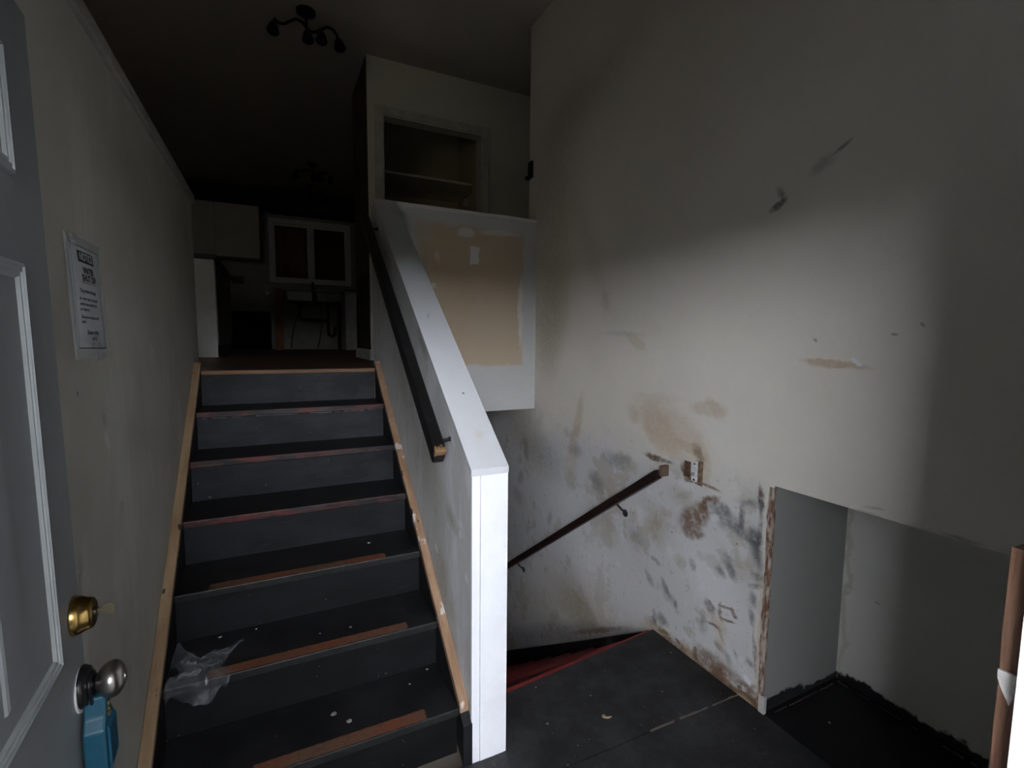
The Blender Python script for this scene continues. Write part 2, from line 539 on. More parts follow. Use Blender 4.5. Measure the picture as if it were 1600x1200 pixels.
def scruff(t, col, p):
    """bare, scraped plaster below the old dado height of the right wall: clouds of filler and grey smears"""
    s = t.sep(p)
    y, z = s[1], s[2]
    low = t.rng(t.ma('ADD', z, t.ma('MULTIPLY', t.noise(3.2, 4, 0.6), 0.5)), 1.0, 1.3, 1.0, 0.0)
    near = t.rng(y, 1.2, 1.3, 0.0, 1.0)
    low = t.ma('MULTIPLY', low, near)
    col = t.mix(t.ma('MULTIPLY', low, 0.75), col, (0.56, 0.56, 0.59))
    # islands where the filler has come away to old olive paint and board paper
    isl = t.noise(4.2, 7, 0.66)
    k = t.rng(isl, 0.545, 0.585)
    col = t.mix(t.ma('MULTIPLY', t.ma('MULTIPLY', low, k), 0.55), col, (0.40, 0.37, 0.305))
    k = t.rng(t.noise(3.1, 6, 0.6, t.vm('ADD', t.co, (7.3, 2.1, 4.4))), 0.60, 0.66)
    col = t.mix(t.ma('MULTIPLY', t.ma('MULTIPLY', low, k), 0.5), col, (0.46, 0.37, 0.29))
    k = t.rng(t.noise(6.5, 7, 0.7, t.vm('ADD', t.co, (1.3, 8.1, 3.3))), 0.57, 0.62)
    col = t.mix(t.ma('MULTIPLY', t.ma('MULTIPLY', low, k), 0.45), col, (0.72, 0.72, 0.75))
    scr = t.rng(t.noise(1.0, 5, 0.7, t.scaled((10, 34, 13))), 0.62, 0.72)
    col = t.mix(t.ma('MULTIPLY', t.ma('MULTIPLY', low, scr), 0.45), col, (0.20, 0.185, 0.175))
    fl = t.rng(t.noise(34, 3, 0.7), 0.665, 0.71)
    col = t.mix(t.ma('MULTIPLY', t.ma('MULTIPLY', low, fl), 0.7), col, (0.09, 0.08, 0.075))
    # board torn to brown paper along the landing
    nb = t.noise(9, 6, 0.68)
    k = t.rng(t.ma('ADD', z, t.ma('MULTIPLY', nb, 0.34)), 0.205, 0.222, 1.0, 0.0)
    k = t.ma('MULTIPLY', t.ma('MULTIPLY', k, near), t.rng(y, 1.80, 1.95, 1.0, 0.0))
    bc_ = t.mix(t.rng(t.noise(21, 5, 0.65), 0.40, 0.60), (0.13, 0.085, 0.055), (0.36, 0.26, 0.18))
    col = t.mix(t.ma('MULTIPLY', k, 0.9), col, bc_)
    return col

def left_smears(t, col, p):
    k = t.rng(t.noise(1.0, 6, 0.66, t.scaled((3, 5, 1.6))), 0.50, 0.68)
    col = t.mix(t.ma('MULTIPLY', k, 0.35), col, (0.70, 0.69, 0.64))
    k = t.rng(t.noise(1.0, 4, 0.7, t.scaled((30, 40, 22))), 0.73, 0.77)
    return t.mix(t.ma('MULTIPLY', k, 0.6), col, (0.75, 0.75, 0.72))

def smears(t, col, p):
    """filler dragged down the half wall in pale streaks, with flecks"""
    near = t.rng(t.sep(p)[1], 1.6, 3.0, 1.0, 0.25)
    k = t.rng(t.noise(1.0, 6, 0.66, t.scaled((3, 9, 2.6))), 0.50, 0.64)
    col = t.mix(t.ma('MULTIPLY', t.ma('MULTIPLY', k, near), 0.55), col, (0.84, 0.85, 0.90))
    k = t.rng(t.noise(1.0, 6, 0.66, t.vm('ADD', t.scaled((3, 7, 3.4)), (4.0, 9.0, 2.0))), 0.54, 0.68)
    col = t.mix(t.ma('MULTIPLY', k, 0.5), col, (0.42, 0.41, 0.38))
    k = t.rng(t.noise(1.0, 4, 0.7, t.scaled((30, 44, 16))), 0.70, 0.74)
    col = t.mix(t.ma('MULTIPLY', t.ma('MULTIPLY', k, near), 0.9), col, (0.90, 0.90, 0.90))
    return col

def soot_low(t, col, p):
    """black floor paint lapped a few centimetres up the foot of the wall"""
    z = t.sep(p)[2]
    k = t.rng(t.ma('ADD', z, t.ma('MULTIPLY', t.noise(7, 4, 0.6), 0.09)), 0.075, 0.09, 1.0, 0.0)
    return t.mix(k, col, (0.012, 0.012, 0.014))

M_RW = wall_paint('right_wall_paint', (0.74, 0.70, 0.63), (1, 2), RW_MARKS, 0.06, extra=scruff, warp=(0.03, 0.016))
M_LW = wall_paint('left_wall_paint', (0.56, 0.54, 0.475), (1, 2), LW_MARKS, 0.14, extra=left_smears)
M_HW = wall_paint('half_wall_paint', (0.68, 0.67, 0.66), (1, 2), HW_MARKS, 0.14, warp=(0.03, 0.012), extra=smears)
OW_MARKS = [(1.30, 1.80, 0.335, 0.475, 0, 'tan', 0.92, 0.04, 'rect'), (1.05, 1.75, 0.16, 0.42, 0, 'tan', 0.85, 0.08, 'rect'),
            (1.12, 2.23, 0.26, 0.06, 0, 'tan', 0.55, 0.3), (0.95, 2.15, 0.10, 0.14, 0, 'tan', 0.6, 0.3, 'rect'), (1.268, 2.092, 0.036, 0.062, 0, 'wht', 0.85, 0.12, 'rect'),
            (1.45, 2.255, 0.16, 0.022, 0, 'wht', 0.5, 0.4), (1.20, 2.235, 0.06, 0.035, 0, 'wht', 0.6, 0.4), (1.62, 1.72, 0.02, 0.25, 0, 'wht', 0.5, 0.4),
            (1.00, 2.06, 0.02, 0.05, 0, 'wht', 0.35, 0.5), (0.97, 1.87, 0.014, 0.02, 0, 'wht', 0.5, 0.4)]
M_OW = wall_paint('landing_rail_wall_paint', (0.57, 0.57, 0.56), (0, 2), OW_MARKS, 0.05, warp=(0.03, 0.014), even=True)
M_CAP = wall_paint('cap_paint', (0.60, 0.61, 0.63), (0, 1), [(0.66, 1.62, 0.02, 0.02, 0, 'tan', 0.3, 0.8), (0.66, 1.79, 0.006, 0.004, 0, 'blk', 0.8, 0.4),
                                                        (0.64, 2.2, 0.02, 0.004, 70, 'gry', 0.4, 0.6)], 0.08)
M_PLAIN = wall_paint('upper_wall_paint', (0.70, 0.68, 0.56), (0, 2), [], 0.10)
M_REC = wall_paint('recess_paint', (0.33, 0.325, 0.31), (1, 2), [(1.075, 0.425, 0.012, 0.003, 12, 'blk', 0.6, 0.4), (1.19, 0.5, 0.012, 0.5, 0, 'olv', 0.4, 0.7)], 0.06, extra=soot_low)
M_CEIL = wall_paint('ceiling_paint', (0.50, 0.46, 0.39), (0, 1), [], 0.06, bump=0.4)
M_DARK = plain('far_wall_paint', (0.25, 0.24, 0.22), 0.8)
M_TRIM = plain('white_trim_paint', (0.66, 0.65, 0.62), 0.5, var=0.06)
M_LINO = wood('brown_floor_boards', (0.10, 0.055, 0.035), (0.17, 0.10, 0.065), 1, 0.45)

# ------------------------------------------------------------------ outside the street door (unseen; blocks added to shape the daylight)
struct(MB().box(-30, 30, -40, -0.6, -0.55, -0.35).build('ground', plain('yard_ground', (0.05, 0.05, 0.045), 0.9)))
struct(MB().box(-0.8, 1.3, -1.6, 0.02, -0.35, -0.02).build('floor_porch', plain('porch_concrete', (0.10, 0.10, 0.095), 0.9)))
struct(MB().box(LEFT_X - 0.12, LEFT_X, LEFT_Y, 0.02, -0.35, ROOF_BLOCK_Z).build('wall_added_left', plain('light_block_grey', (0.12, 0.12, 0.12), 0.8)))  # unseen wing wall, added to shade the near end of the right wall
struct(MB().box(RIGHT_X, 4.2, RIGHT_Y, 0.02, -0.35, 4.2).build('wall_added_right', plain('light_block_grey', (0.12, 0.12, 0.12), 0.8)))  # unseen wall, added to keep side light off the door and left wall
struct(MB().box(LEFT_X - 0.12, 4.2, ROOF_BLOCK_Y, 0.02, ROOF_BLOCK_Z, ROOF_BLOCK_Z + 0.12).build('ceiling_added', plain('roof_block_grey', (0.12, 0.12, 0.12), 0.8)))  # unseen porch roof, added to cut off the higher sky
struct(MB().box(-4.6, RIGHT_X, -2.1, -2.0, -0.35, LOW_BLOCK_H).build('wall_added_low', plain('light_block_grey', (0.12, 0.12, 0.12), 0.8)))  # unseen low wall, added so the lower surfaces get less sky
struct(MB().box(-30, 30, -12.2, -12, -0.35, FAR_BLOCK_Z).build('wall_added_far', plain('far_block_dark', (0.04, 0.05, 0.03), 0.9)))  # unseen dark strip, added to block the sky near the horizon

# ------------------------------------------------------------------ room shell
# front wall with the doorway
DX0, DX1, DZ = -0.300, 0.640, 2.05
b = MB()
b.box(-4.1, WX0, 0.02, 0.165, -1.5, CEIL).box(WX1, DX0, 0.02, 0.165, -1.5, CEIL).box(WX0, WX1, 0.02, 0.165, -1.5, WZ0).box(WX0, WX1, 0.02, 0.165, WZ1, CEIL).box(DX1, 3.6, 0.02, 0.165, -1.5, CEIL).box(DX0, DX1, 0.02, 0.165, DZ, CEIL).box(DX0, DX1, 0.02, 0.165, -1.5, -0.02)
struct(b.build('wall_front', M_DARK))
w2 = struct(MB().box(WX0, WX0 + 0.05, 0.03, 0.16, WZ0, WZ1).box(WX1 - 0.05, WX1, 0.03, 0.16, WZ0, WZ1).box(WX0 + 0.05, WX1 - 0.05, 0.03, 0.16, WZ0, WZ0 + 0.05).box(WX0 + 0.05, WX1 - 0.05, 0.03, 0.16, WZ1 - 0.05, WZ1).build('window_fill', M_TRIM))  # unseen window, added to give the upper rooms some fill
ct = NT('fill_curtain_cloth', 0.9)
tr = ct.n('ShaderNodeBsdfTranslucent')
tr.inputs['Color'].default_value = (FILL_CURTAIN, FILL_CURTAIN * 0.92, FILL_CURTAIN * 0.72, 1)
ct.L(tr.outputs[0], ct.t.nodes['Material Output'].inputs['Surface'])
m = MB()
m.grid([[(WX0 - 0.06 + (WX1 - WX0 + 0.12) * k / 60, 0.20 + 0.015 * math.sin(k * 1.3), z) for k in range(61)] for z in (WZ0 - 0.08, WZ1 + 0.06)])
m.build('fill_curtain', ct.m, w2)
# white door frame lining the opening
b = MB().box(DX1 - 0.022, DX1, 0.0, 0.1768, 0, DZ).box(DX0, DX0 + 0.018, 0.0, 0.150, 0, DZ).box(DX0, DX1, 0.0, 0.165, DZ - 0.02, DZ)
struct(b.build('trim_1', plain('door_frame_paint', (0.80, 0.80, 0.80), 0.45, var=0.04)))

# left wall: a half wall beside the stair, open above to the living room
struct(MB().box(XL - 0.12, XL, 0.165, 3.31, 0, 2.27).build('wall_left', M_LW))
struct(MB().box(XL - 0.145, XL + 0.016, 0.165, 3.33, 2.262, 2.305).build('trim_2', plain('left_cap_paint', (0.38, 0.37, 0.33), 0.5), bevel=0.004))

# right wall, two storeys of it, with the low recess cut into its near end
rw = [(1.2195, -1.6), (6.0, -1.6), (6.0, 1.0), (3.31, 1.0), (3.31, CEIL), (0.165, CEIL), (0.165, 0.952), (1.2195, 0.952)]
struct(MB().prism(rw, 0, XR, XR + 0.12).build('wall_right', M_RW))
struct(MB().box(2.247, 2.367, 0.165, 1.34, -0.05, 1.07).build('wall_recess_back', wall_paint('recess_back_paint', (0.62, 0.61, 0.56), (1, 2), [(1.075, 0.425, 0.012, 0.003, 12, 'blk', 0.6, 0.4), (1.20, 0.5, 0.012, 0.5, 0, 'olv', 0.5, 0.7)], 0.06, extra=soot_low)))
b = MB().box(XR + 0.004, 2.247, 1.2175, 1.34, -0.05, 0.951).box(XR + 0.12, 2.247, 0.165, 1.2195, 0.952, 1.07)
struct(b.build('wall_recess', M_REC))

# half wall between the two flights
hz = lambda y: 1.067 + (2.361 - 1.067) / (YO - YEND) * (y - YEND)
hw = [(YEND, -1.6), (6.0, -1.6), (6.0, 1.0), (YO2, 1.0), (YO2, 2.361), (YO, 2.361), (YEND, 1.067)]
wall_half = struct(MB().prism(hw, 0, XH1, XH2).build('wall_stair', M_HW))
# its end is faced with two white boards
M_END = plain('end_board_paint', (0.84, 0.85, 0.88), 0.45, var=0.03)
struct(MB().box(XH1 - 0.004, XH1 + 0.026, YEND - 0.014, YEND, 0.0, 1.066).build('trim_3', M_END, bevel=0.0015))
struct(MB().box(XH1 + 0.0275, XH2 + 0.003, YEND - 0.016, YEND, 0.0, 1.066).build('trim_4', M_END, bevel=0.0015))
# sloping white cap board, then the level cap of the landing rail wall
sl = (hz(2) - hz(1))
cap = [(YEND - 0.02, 1.067 - 0.02 * sl), (YO, 2.361), (YO, 2.384), (YEND - 0.02, 1.067 - 0.02 * sl + 0.024)]
struct(MB().prism(cap, 0, XH1 - 0.009, XH2 + 0.004).build('trim_5', M_CAP, bevel=0.002))
struct(MB().box(XH1 - 0.006, XR, YO - 0.004, YO2 + 0.006, 2.361, 2.384).build('trim_6', plain('level_cap_paint', (0.70, 0.69, 0.66), 0.5, var=0.05), bevel=0.002))
struct(MB().box(XH2, XR, YO, YO2, 0.999, 2.361).build('wall_landing', M_OW))

# upper floor, living room floor, lower hall
struct(MB().box(-4, 3.5, YO2, 8.6, 1.0, F).box(XL - 0.12, XH1, 3.10, YO2, 1.0, F).box(-4, XL - 0.12, 0.165, YO2, 1.0, F).build('floor_upper', M_LINO))
struct(MB().box(-0.6, 3.0, 1.6, 6.2, -1.6, -1.33).build('floor_lower', plain('lower_floor', (0.10, 0.09, 0.08), 0.7)))
struct(MB().box(XH2, XR, 6.0, 6.1, -1.4, 1.0).build('wall_lower', M_DARK))
struct(MB().box(-4.1, 3.6, 0.02, 8.7, CEIL, CEIL + 0.1).build('ceiling', M_CEIL))
struct(MB().box(-4.1, -4, 0.02, 8.7, -1.6, CEIL).build('wall_living', M_DARK))
struct(MB().box(3.5, 3.6, 0.165, 8.7, -1.6, CEIL).box(XR + 0.12, 3.5, 3.2, 3.31, 1.0, CEIL).build('wall_hall', M_DARK))

# closet wall behind the landing rail, with its opening
CY = 4.2
b = MB().box(0.73, 0.85, CY, CY + 0.11, F, CEIL).box(1.73, 3.5, CY, CY + 0.11, F, CEIL).box(0.85, 1.73, CY, CY + 0.11, 3.335, CEIL)
struct(b.build('wall_closet', M_PLAIN))
struct(MB().box(0.73, 0.85, CY + 0.11, 4.95, F, CEIL).box(0.728, 0.73, CY + 0.004, 4.95, F, CEIL).build('wall_closet_side', plain('side_shade_paint', (0.07, 0.058, 0.045), 0.7, var=0.5, scale=5)))  # near-black colour puts shade on this side, against the fill window
b = MB().box(0.85, 1.85, 4.85, 4.95, F, CEIL).box(1.74, 1.85, CY + 0.11, 4.85, F, CEIL)
struct(b.build('wall_closet_back', wall_paint('closet_paint', (0.42, 0.37, 0.24), (0, 2), [(1.35, 2.75, 0.5, 0.2, 0, 'tan', 0.6, 0.8)], 0.12)))
b = MB().box(0.785, 0.85, CY - 0.016, CY, F, 3.40).box(1.73, 1.795, CY - 0.016, CY, F, 3.40).box(0.85, 1.73, CY - 0.016, CY, 3.335, 3.40)
b.box(0.85, 0.862, CY - 0.01, CY + 0.11, F, 3.335).box(1.718, 1.73, CY - 0.01, CY + 0.11, F, 3.335).box(0.862, 1.718, CY - 0.01, CY + 0.11, 3.323, 3.335)
struct(b.build('trim_7', plain('closet_casing_paint', (0.56, 0.54, 0.45), 0.5), bevel=0.003))
# its bottom corner keeps a short white baseboard
struct(MB().box(0.715, 0.73, CY - 0.014, 4.95, F, F + 0.09).box(0.715, 0.78, CY - 0.014, CY, F, F + 0.09).build('baseboard_closet', plain('baseboard_white', (0.80, 0.80, 0.80), 0.5), bevel=0.003))

# closet shelf
sh = thing('closet_shelf', 'white board shelf on cleats across the open closet upstairs', 'shelf', (1.3, 4.6, 2.96))
MB().box(0.862, 1.738, 4.46, 4.85, 2.965, 2.987).build('board', plain('shelf_paint', (0.60, 0.57, 0.48), 0.5), sh, bevel=0.003)
MB().box(0.862, 1.738, 4.83, 4.85, 2.90, 2.965).build('cleat', plain('cleat_paint', (0.30, 0.25, 0.17), 0.6), sh)
MB().box(1.72, 1.738, 4.46, 4.83, 2.90, 2.965).build('cleat', plain('cleat_paint', (0.30, 0.25, 0.17), 0.6), sh)
MB().box(1.70, 1.738, 4.55, 4.61, 2.80, 2.87).build('rod_bracket', plain('rod_bracket_metal', (0.6, 0.6, 0.58), 0.4, 0.6), sh, bevel=0.004)

# kitchen shell
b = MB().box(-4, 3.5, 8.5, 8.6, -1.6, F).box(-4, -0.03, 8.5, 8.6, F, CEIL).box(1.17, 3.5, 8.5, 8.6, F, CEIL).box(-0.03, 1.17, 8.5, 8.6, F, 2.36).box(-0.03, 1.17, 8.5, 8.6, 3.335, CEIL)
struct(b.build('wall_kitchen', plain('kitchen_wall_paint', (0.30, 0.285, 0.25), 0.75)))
struct(MB().box(-1.8, 0.0, 8.16, 8.5, 3.42, 3.68).box(0.0, 1.6, 8.16, 8.5, 3.40, 3.70).build('trim_8', plain('dark_soffit', (0.02, 0.017, 0.015), 0.8)))

# ------------------------------------------------------------------ landing floor: two black-painted sheets and the recess floor
def black_floor(name, specks=0.5):
    t = NT(name, 0.6, 0, 0.3)
    g = t.rng(t.noise(5, 6, 0.65), 0.35, 0.7)
    col = t.mix(g, (0.016, 0.016, 0.017), (0.042, 0.042, 0.043))
    sc = t.rng(t.noise(1, 5, 0.7, t.scaled((60, 9, 9))), 0.62, 0.72)
    col = t.mix(t.ma('MULTIPLY', sc, 0.6), col, (0.12, 0.12, 0.12))
    sp = t.rng(t.noise(55, 3, 0.6), 0.69, 0.725)
    col = t.mix(t.ma('MULTIPLY', sp, specks), col, (0.35, 0.34, 0.33))
    t.b.inputs['Roughness'].default_value = 0.55
    t.bump(t.noise(30, 4, 0.6), 0.15, 0.003)
    return t.done(col)

M_BLACK = black_floor('black_floor_paint')
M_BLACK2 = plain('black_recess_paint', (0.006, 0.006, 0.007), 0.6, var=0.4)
fl = struct(MB().box(-0.6, 2.4, 0.0, 1.2, -0.22, -0.02).box(XL, XR, 1.2, 1.72, -0.22, -0.02).build('floor_landing', plain('subfloor', (0.06, 0.05, 0.04), 0.8)))
MB().prism([(XH2, 1.352), (XR, 1.332), (XR, 1.853), (XH2, 1.752)], 2, -0.02, 0.0).build('floor_sheet', M_BLACK, fl)
MB().prism([(XL, 0.02), (XR, 0.02), (XR, 1.326), (XH2, 1.346), (XH2, 1.5), (XL, 1.5)], 2, -0.02, 0.0).build('floor_sheet', M_BLACK, fl)
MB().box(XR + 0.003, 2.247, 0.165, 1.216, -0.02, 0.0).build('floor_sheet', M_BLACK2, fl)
seam = MB()
random.seed(5)
for k in range(16):
    x = 1.27 + k * 0.030
    if random.random() < 0.8:
        seam.box(x, x + 0.030, 1.340 - (x - 1.2) * 0.02, 1.3435 - (x - 1.2) * 0.02 + random.uniform(-.001, .003), -0.004, 0.0015)
seam.build('seam_strip', plain('seam_chalk', (0.19, 0.155, 0.135), 0.8), fl)['kind'] = 'stuff'
# pale edge of the recess floor
b = MB()
for k in range(26):
    x = 1.76 + k * 0.0185
    if random.random() < 0.75:
        b.box(x, x + 0.02, 1.192 + random.uniform(-.002, .002), 1.196, 0, 0.003)
for k in range(50):
    y = 1.19 - k * 0.02
    if random.random() < 0.6:
        b.box(2.222 + random.uniform(-.003, .002), 2.227, y - 0.021, y, 0, 0.003)
b.build('seam_strip', plain('recess_edge_grit', (0.11, 0.08, 0.06), 0.8), fl)['kind'] = 'stuff'

# torn corner of the right wall at the recess: a strip of bare brown board and metal bead
b = MB()
rows = []
random.seed(3)
N = 60
for k in range(N + 1):
    z = 0.03 + (0.945 - 0.03) * k / N
    w = 0.010 + 0.006 * mnoise.noise((0, 3.1, z * 9)) + 0.004 * mnoise.noise((5, 1, z * 31))
    o_ = 0.002 * mnoise.noise((2, 2, z * 25))
    rows.append([(XR - 0.0015, 1.2195 + 0.012 + w + o_, z), (XR - 0.005, 1.2195 + 0.006 + o_, z), (XR - 0.003, 1.2155, z), (XR + 0.006 + w * .4, 1.2165, z)])
b.grid(rows)
def bead_mat():
    t = NT('torn_corner_board', 0.8)
    f = t.rng(t.noise(1, 5, 0.7, t.scaled((60, 60, 16))), 0.40, 0.62)
    col = t.mix(f, (0.17, 0.085, 0.05), (0.50, 0.42, 0.36))
    t.bump(t.noise(50, 4), 0.5, 0.005)
    return t.done(col)
struct(b.build('trim_9', bead_mat()))
struct(MB().box(XR - 0.006, XR + 0.012, 1.205, 1.232, 0.0, 0.075).build('trim_10', plain('corner_plaster', (0.5, 0.48, 0.46), 0.8), bevel=0.003))

# ------------------------------------------------------------------ upper flight
def tread_mat(name, red_front=None, strip=None, y_front=0.0, white_under=False):
    t = NT(name, 0.5, 0, 0.35)
    g = t.rng(t.noise(6, 6, 0.65), 0.35, 0.7)
    col = t.mix(g, (0.006, 0.006, 0.0065), (0.017, 0.017, 0.0175))
    sp = t.rng(t.noise(60, 3, 0.6), 0.70, 0.735)
    col = t.mix(t.ma('MULTIPLY', sp, 0.45), col, (0.13, 0.13, 0.13))
    s = t.sep(t.co)
    n1 = t.noise(40, 4, 0.6)
    if red_front:
        k = t.rng(t.ma('ADD', s[1], t.ma('MULTIPLY', n1, 0.012)), y_front + 0.014, y_front + 0.019, 1.0, 0.0)
        w = t.rng(t.noise(1, 4, 0.65, t.scaled((7, 7, 30))), 0.40, 0.58, 0.04, 0.85)
        rc = t.mix(t.rng(t.noise(9, 3), 0.4, 0.62), red_front, (0.06, 0.035, 0.033))
        col = t.mix(t.ma('MULTIPLY', k, w), col, rc)
    if strip:
        x0, x1, y0, y1 = strip
        e = t.ma('MULTIPLY', t.ma('SUBTRACT', n1, 0.5), 0.02)
        sx = t.ma('ADD', s[0], e)
        sy = t.ma('ADD', s[1], t.ma('MULTIPLY', e, 0.5))
        k = t.ma('MULTIPLY', t.ma('MULTIPLY', t.rng(sx, x0 - .004, x0 + .004), t.rng(sx, x1 - .004, x1 + .004, 1.0, 0.0)),
                 t.ma('MULTIPLY', t.rng(sy, y0 - .002, y0 + .002), t.rng(sy, y1 - .003, y1 + .003, 1.0, 0.0)))
        k = t.ma('MULTIPLY', k, t.rng(t.noise(60, 4, 0.7), 0.3, 0.5, 0.55, 0.95))
        oc = t.mix(t.rng(t.noise(5, 4, 0.6), 0.4, 0.62), (0.13, 0.072, 0.046), (0.17, 0.058, 0.030))
        col = t.mix(k, col, oc)
    # a worn, dusty line along the front edge
    ed = t.ma('MULTIPLY', t.rng(s[1], y_front + 0.002, y_front + 0.005, 1.0, 0.0), t.rng(n1, 0.45, 0.6, 0.1, 0.55))
    if not red_front:
        col = t.mix(ed, col, (0.022, 0.022, 0.022))
    t.bump(t.noise(45, 4, 0.6), 0.2, 0.003)
    return t.done(col)

def riser_mat(name, tone):
    t = NT(name, 0.6, 0, 0.3)
    g = t.rng(t.noise(1, 6, 0.65, t.scaled((5, 5, 11))), 0.36, 0.66)
    col = t.mix(g, tuple(c * 0.38 for c in tone), tuple(c * 1.2 for c in tone))
    sc = t.rng(t.noise(1, 4, 0.7, t.scaled((8, 8, 60))), 0.66, 0.74)
    col = t.mix(t.ma('MULTIPLY', sc, 0.3), col, (0.09, 0.09, 0.10))
    sp = t.rng(t.noise(60, 2, 0.5), 0.75, 0.775)
    col = t.mix(t.ma('MULTIPLY', sp, 0.4), col, (0.3, 0.3, 0.3))
    t.bump(t.noise(25, 4), 0.15, 0.003)
    return t.done(col)

up = thing('staircase', 'upper flight of black-painted steps climbing left of the half wall to the kitchen', 'staircase', (0.1, 1.55, 0))
TXL, TXR = XL + 0.0345, XH1 - 0.0345
RED = (0.125, 0.027, 0.026)
strips = {4: (-0.250, 0.405, 2.059, 2.106), 5: (-0.235, 0.436, 1.807, 1.853), 6: (-0.1, 0.440, 1.552, 1.600)}
for i in range(1, 7):
    yn = TOPY - i * RUN
    zt = F - i * RISE
    tm = tread_mat('tread_paint', RED if i <= 3 else None, strips.get(i), yn)
    MB().box(TXL, TXR, yn, yn + RUN + 0.03, zt - 0.030, zt).build('tread', tm, up, bevel=0.004)
for i in range(0, 7):
    yn = TOPY - i * RUN + 0.024
    zt = F - i * RISE - 0.030 if i else F - 0.022
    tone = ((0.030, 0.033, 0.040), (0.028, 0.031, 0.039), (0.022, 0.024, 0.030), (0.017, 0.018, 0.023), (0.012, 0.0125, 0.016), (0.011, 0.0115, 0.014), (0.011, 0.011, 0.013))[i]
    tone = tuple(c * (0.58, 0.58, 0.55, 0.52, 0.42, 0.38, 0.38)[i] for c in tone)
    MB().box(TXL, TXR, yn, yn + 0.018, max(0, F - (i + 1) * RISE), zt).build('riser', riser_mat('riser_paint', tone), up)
# white paint line left under the topmost tread's nosing
b = MB()
random.seed(11)
for k in range(40):
    x = TXL + 0.02 + k * (TXR - TXL - 0.04) / 40
    if random.random() < 0.75:
        b.box(x, x + 0.0225, TOPY - RUN + 0.020, TOPY - RUN + 0.024, F - RISE - 0.0345 - random.uniform(0, .002), F - RISE - 0.030)
b.build('paint_line', plain('white_paint_line', (0.24, 0.235, 0.24), 0.7), up)['kind'] = 'stuff'
# brown wooden edge of the upper floor
MB().box(XL + 0.002, XH1 - 0.002, TOPY, 3.098, F - 0.022, F + 0.001).build('floor_nosing', wood('floor_edge_wood', (0.13, 0.07, 0.035), (0.26, 0.15, 0.08), 0, 0.55), up, bevel=0.003)

def skirt_wood(name, dark, lite, paint, blot):
    t = NT(name, 0.65)
    f = t.rng(t.noise(1, 5, 0.6, t.scaled((30, 5, 5))), 0.3, 0.7)
    col = t.mix(f, dark, lite)
    if paint:
        pk = t.rng(t.noise(1, 3, 0.6, t.scaled((14, 9, 9))), 0.60, 0.66)
        col = t.mix(t.ma('MULTIPLY', pk, 0.9), col, (0.62, 0.57, 0.53))
    s = t.sep(t.co)
    h = t.ma('SUBTRACT', s[2], t.ma('MULTIPLY', s[1], RISE / RUN))      # height above the line of the steps
    k = t.rng(t.ma('ADD', h, t.ma('MULTIPLY', t.noise(14, 4, 0.6), 0.035)), blot, blot + 0.006, 1.0, 0.0)
    col = t.mix(k, col, (0.008, 0.008, 0.009))
    bl = t.rng(t.noise(1, 3, 0.6, t.scaled((22, 7, 7))), 0.67, 0.70)
    col = t.mix(bl, col, (0.015, 0.015, 0.016))
    return t.done(col)

def slope_board(name, x0, x1, y0, y1, over, thick, mat, parent, bevel=0.002, flat_end=True):
    zl = lambda y: RISE + (y - (TOPY - 6 * RUN)) * RISE / RUN + over
    pts = [(y0, max(zl(y0) - thick, 0.0)), (y1, zl(y1) - thick), (y1, zl(y1)), (y0, zl(y0))]
    return MB().prism(pts, 0, x0, x1).build(name, mat, parent, bevel=bevel)

c0 = RISE - (TOPY - 6 * RUN) * RISE / RUN
M_SK = plain('black_skirt_paint', (0.009, 0.009, 0.010), 0.6, var=0.4)
for (xa, xb) in ((XL + 0.002, XL + 0.035), (XH1 - 0.035, XH1 - 0.002)):
    slope_board('skirt_board', xa, xb, 1.50, 3.07, 0.0, 0.42, M_SK, up, 0)
slope_board('skirt_trim', XL + 0.002, XL + 0.036, 1.46, 3.09, 0.036, 0.036, skirt_wood('left_trim_wood', (0.25, 0.165, 0.095), (0.37, 0.25, 0.15), False, c0 + 0.022), up)
o = slope_board('skirt_trim', XH1 - 0.036, XH1 - 0.002, 1.535, 3.09, 0.030, 0.032, skirt_wood('right_trim_wood', (0.25, 0.145, 0.085), (0.38, 0.25, 0.16), True, c0 + 0.012), up)
o['label'] = 'bare wood trim blotched with white paint'

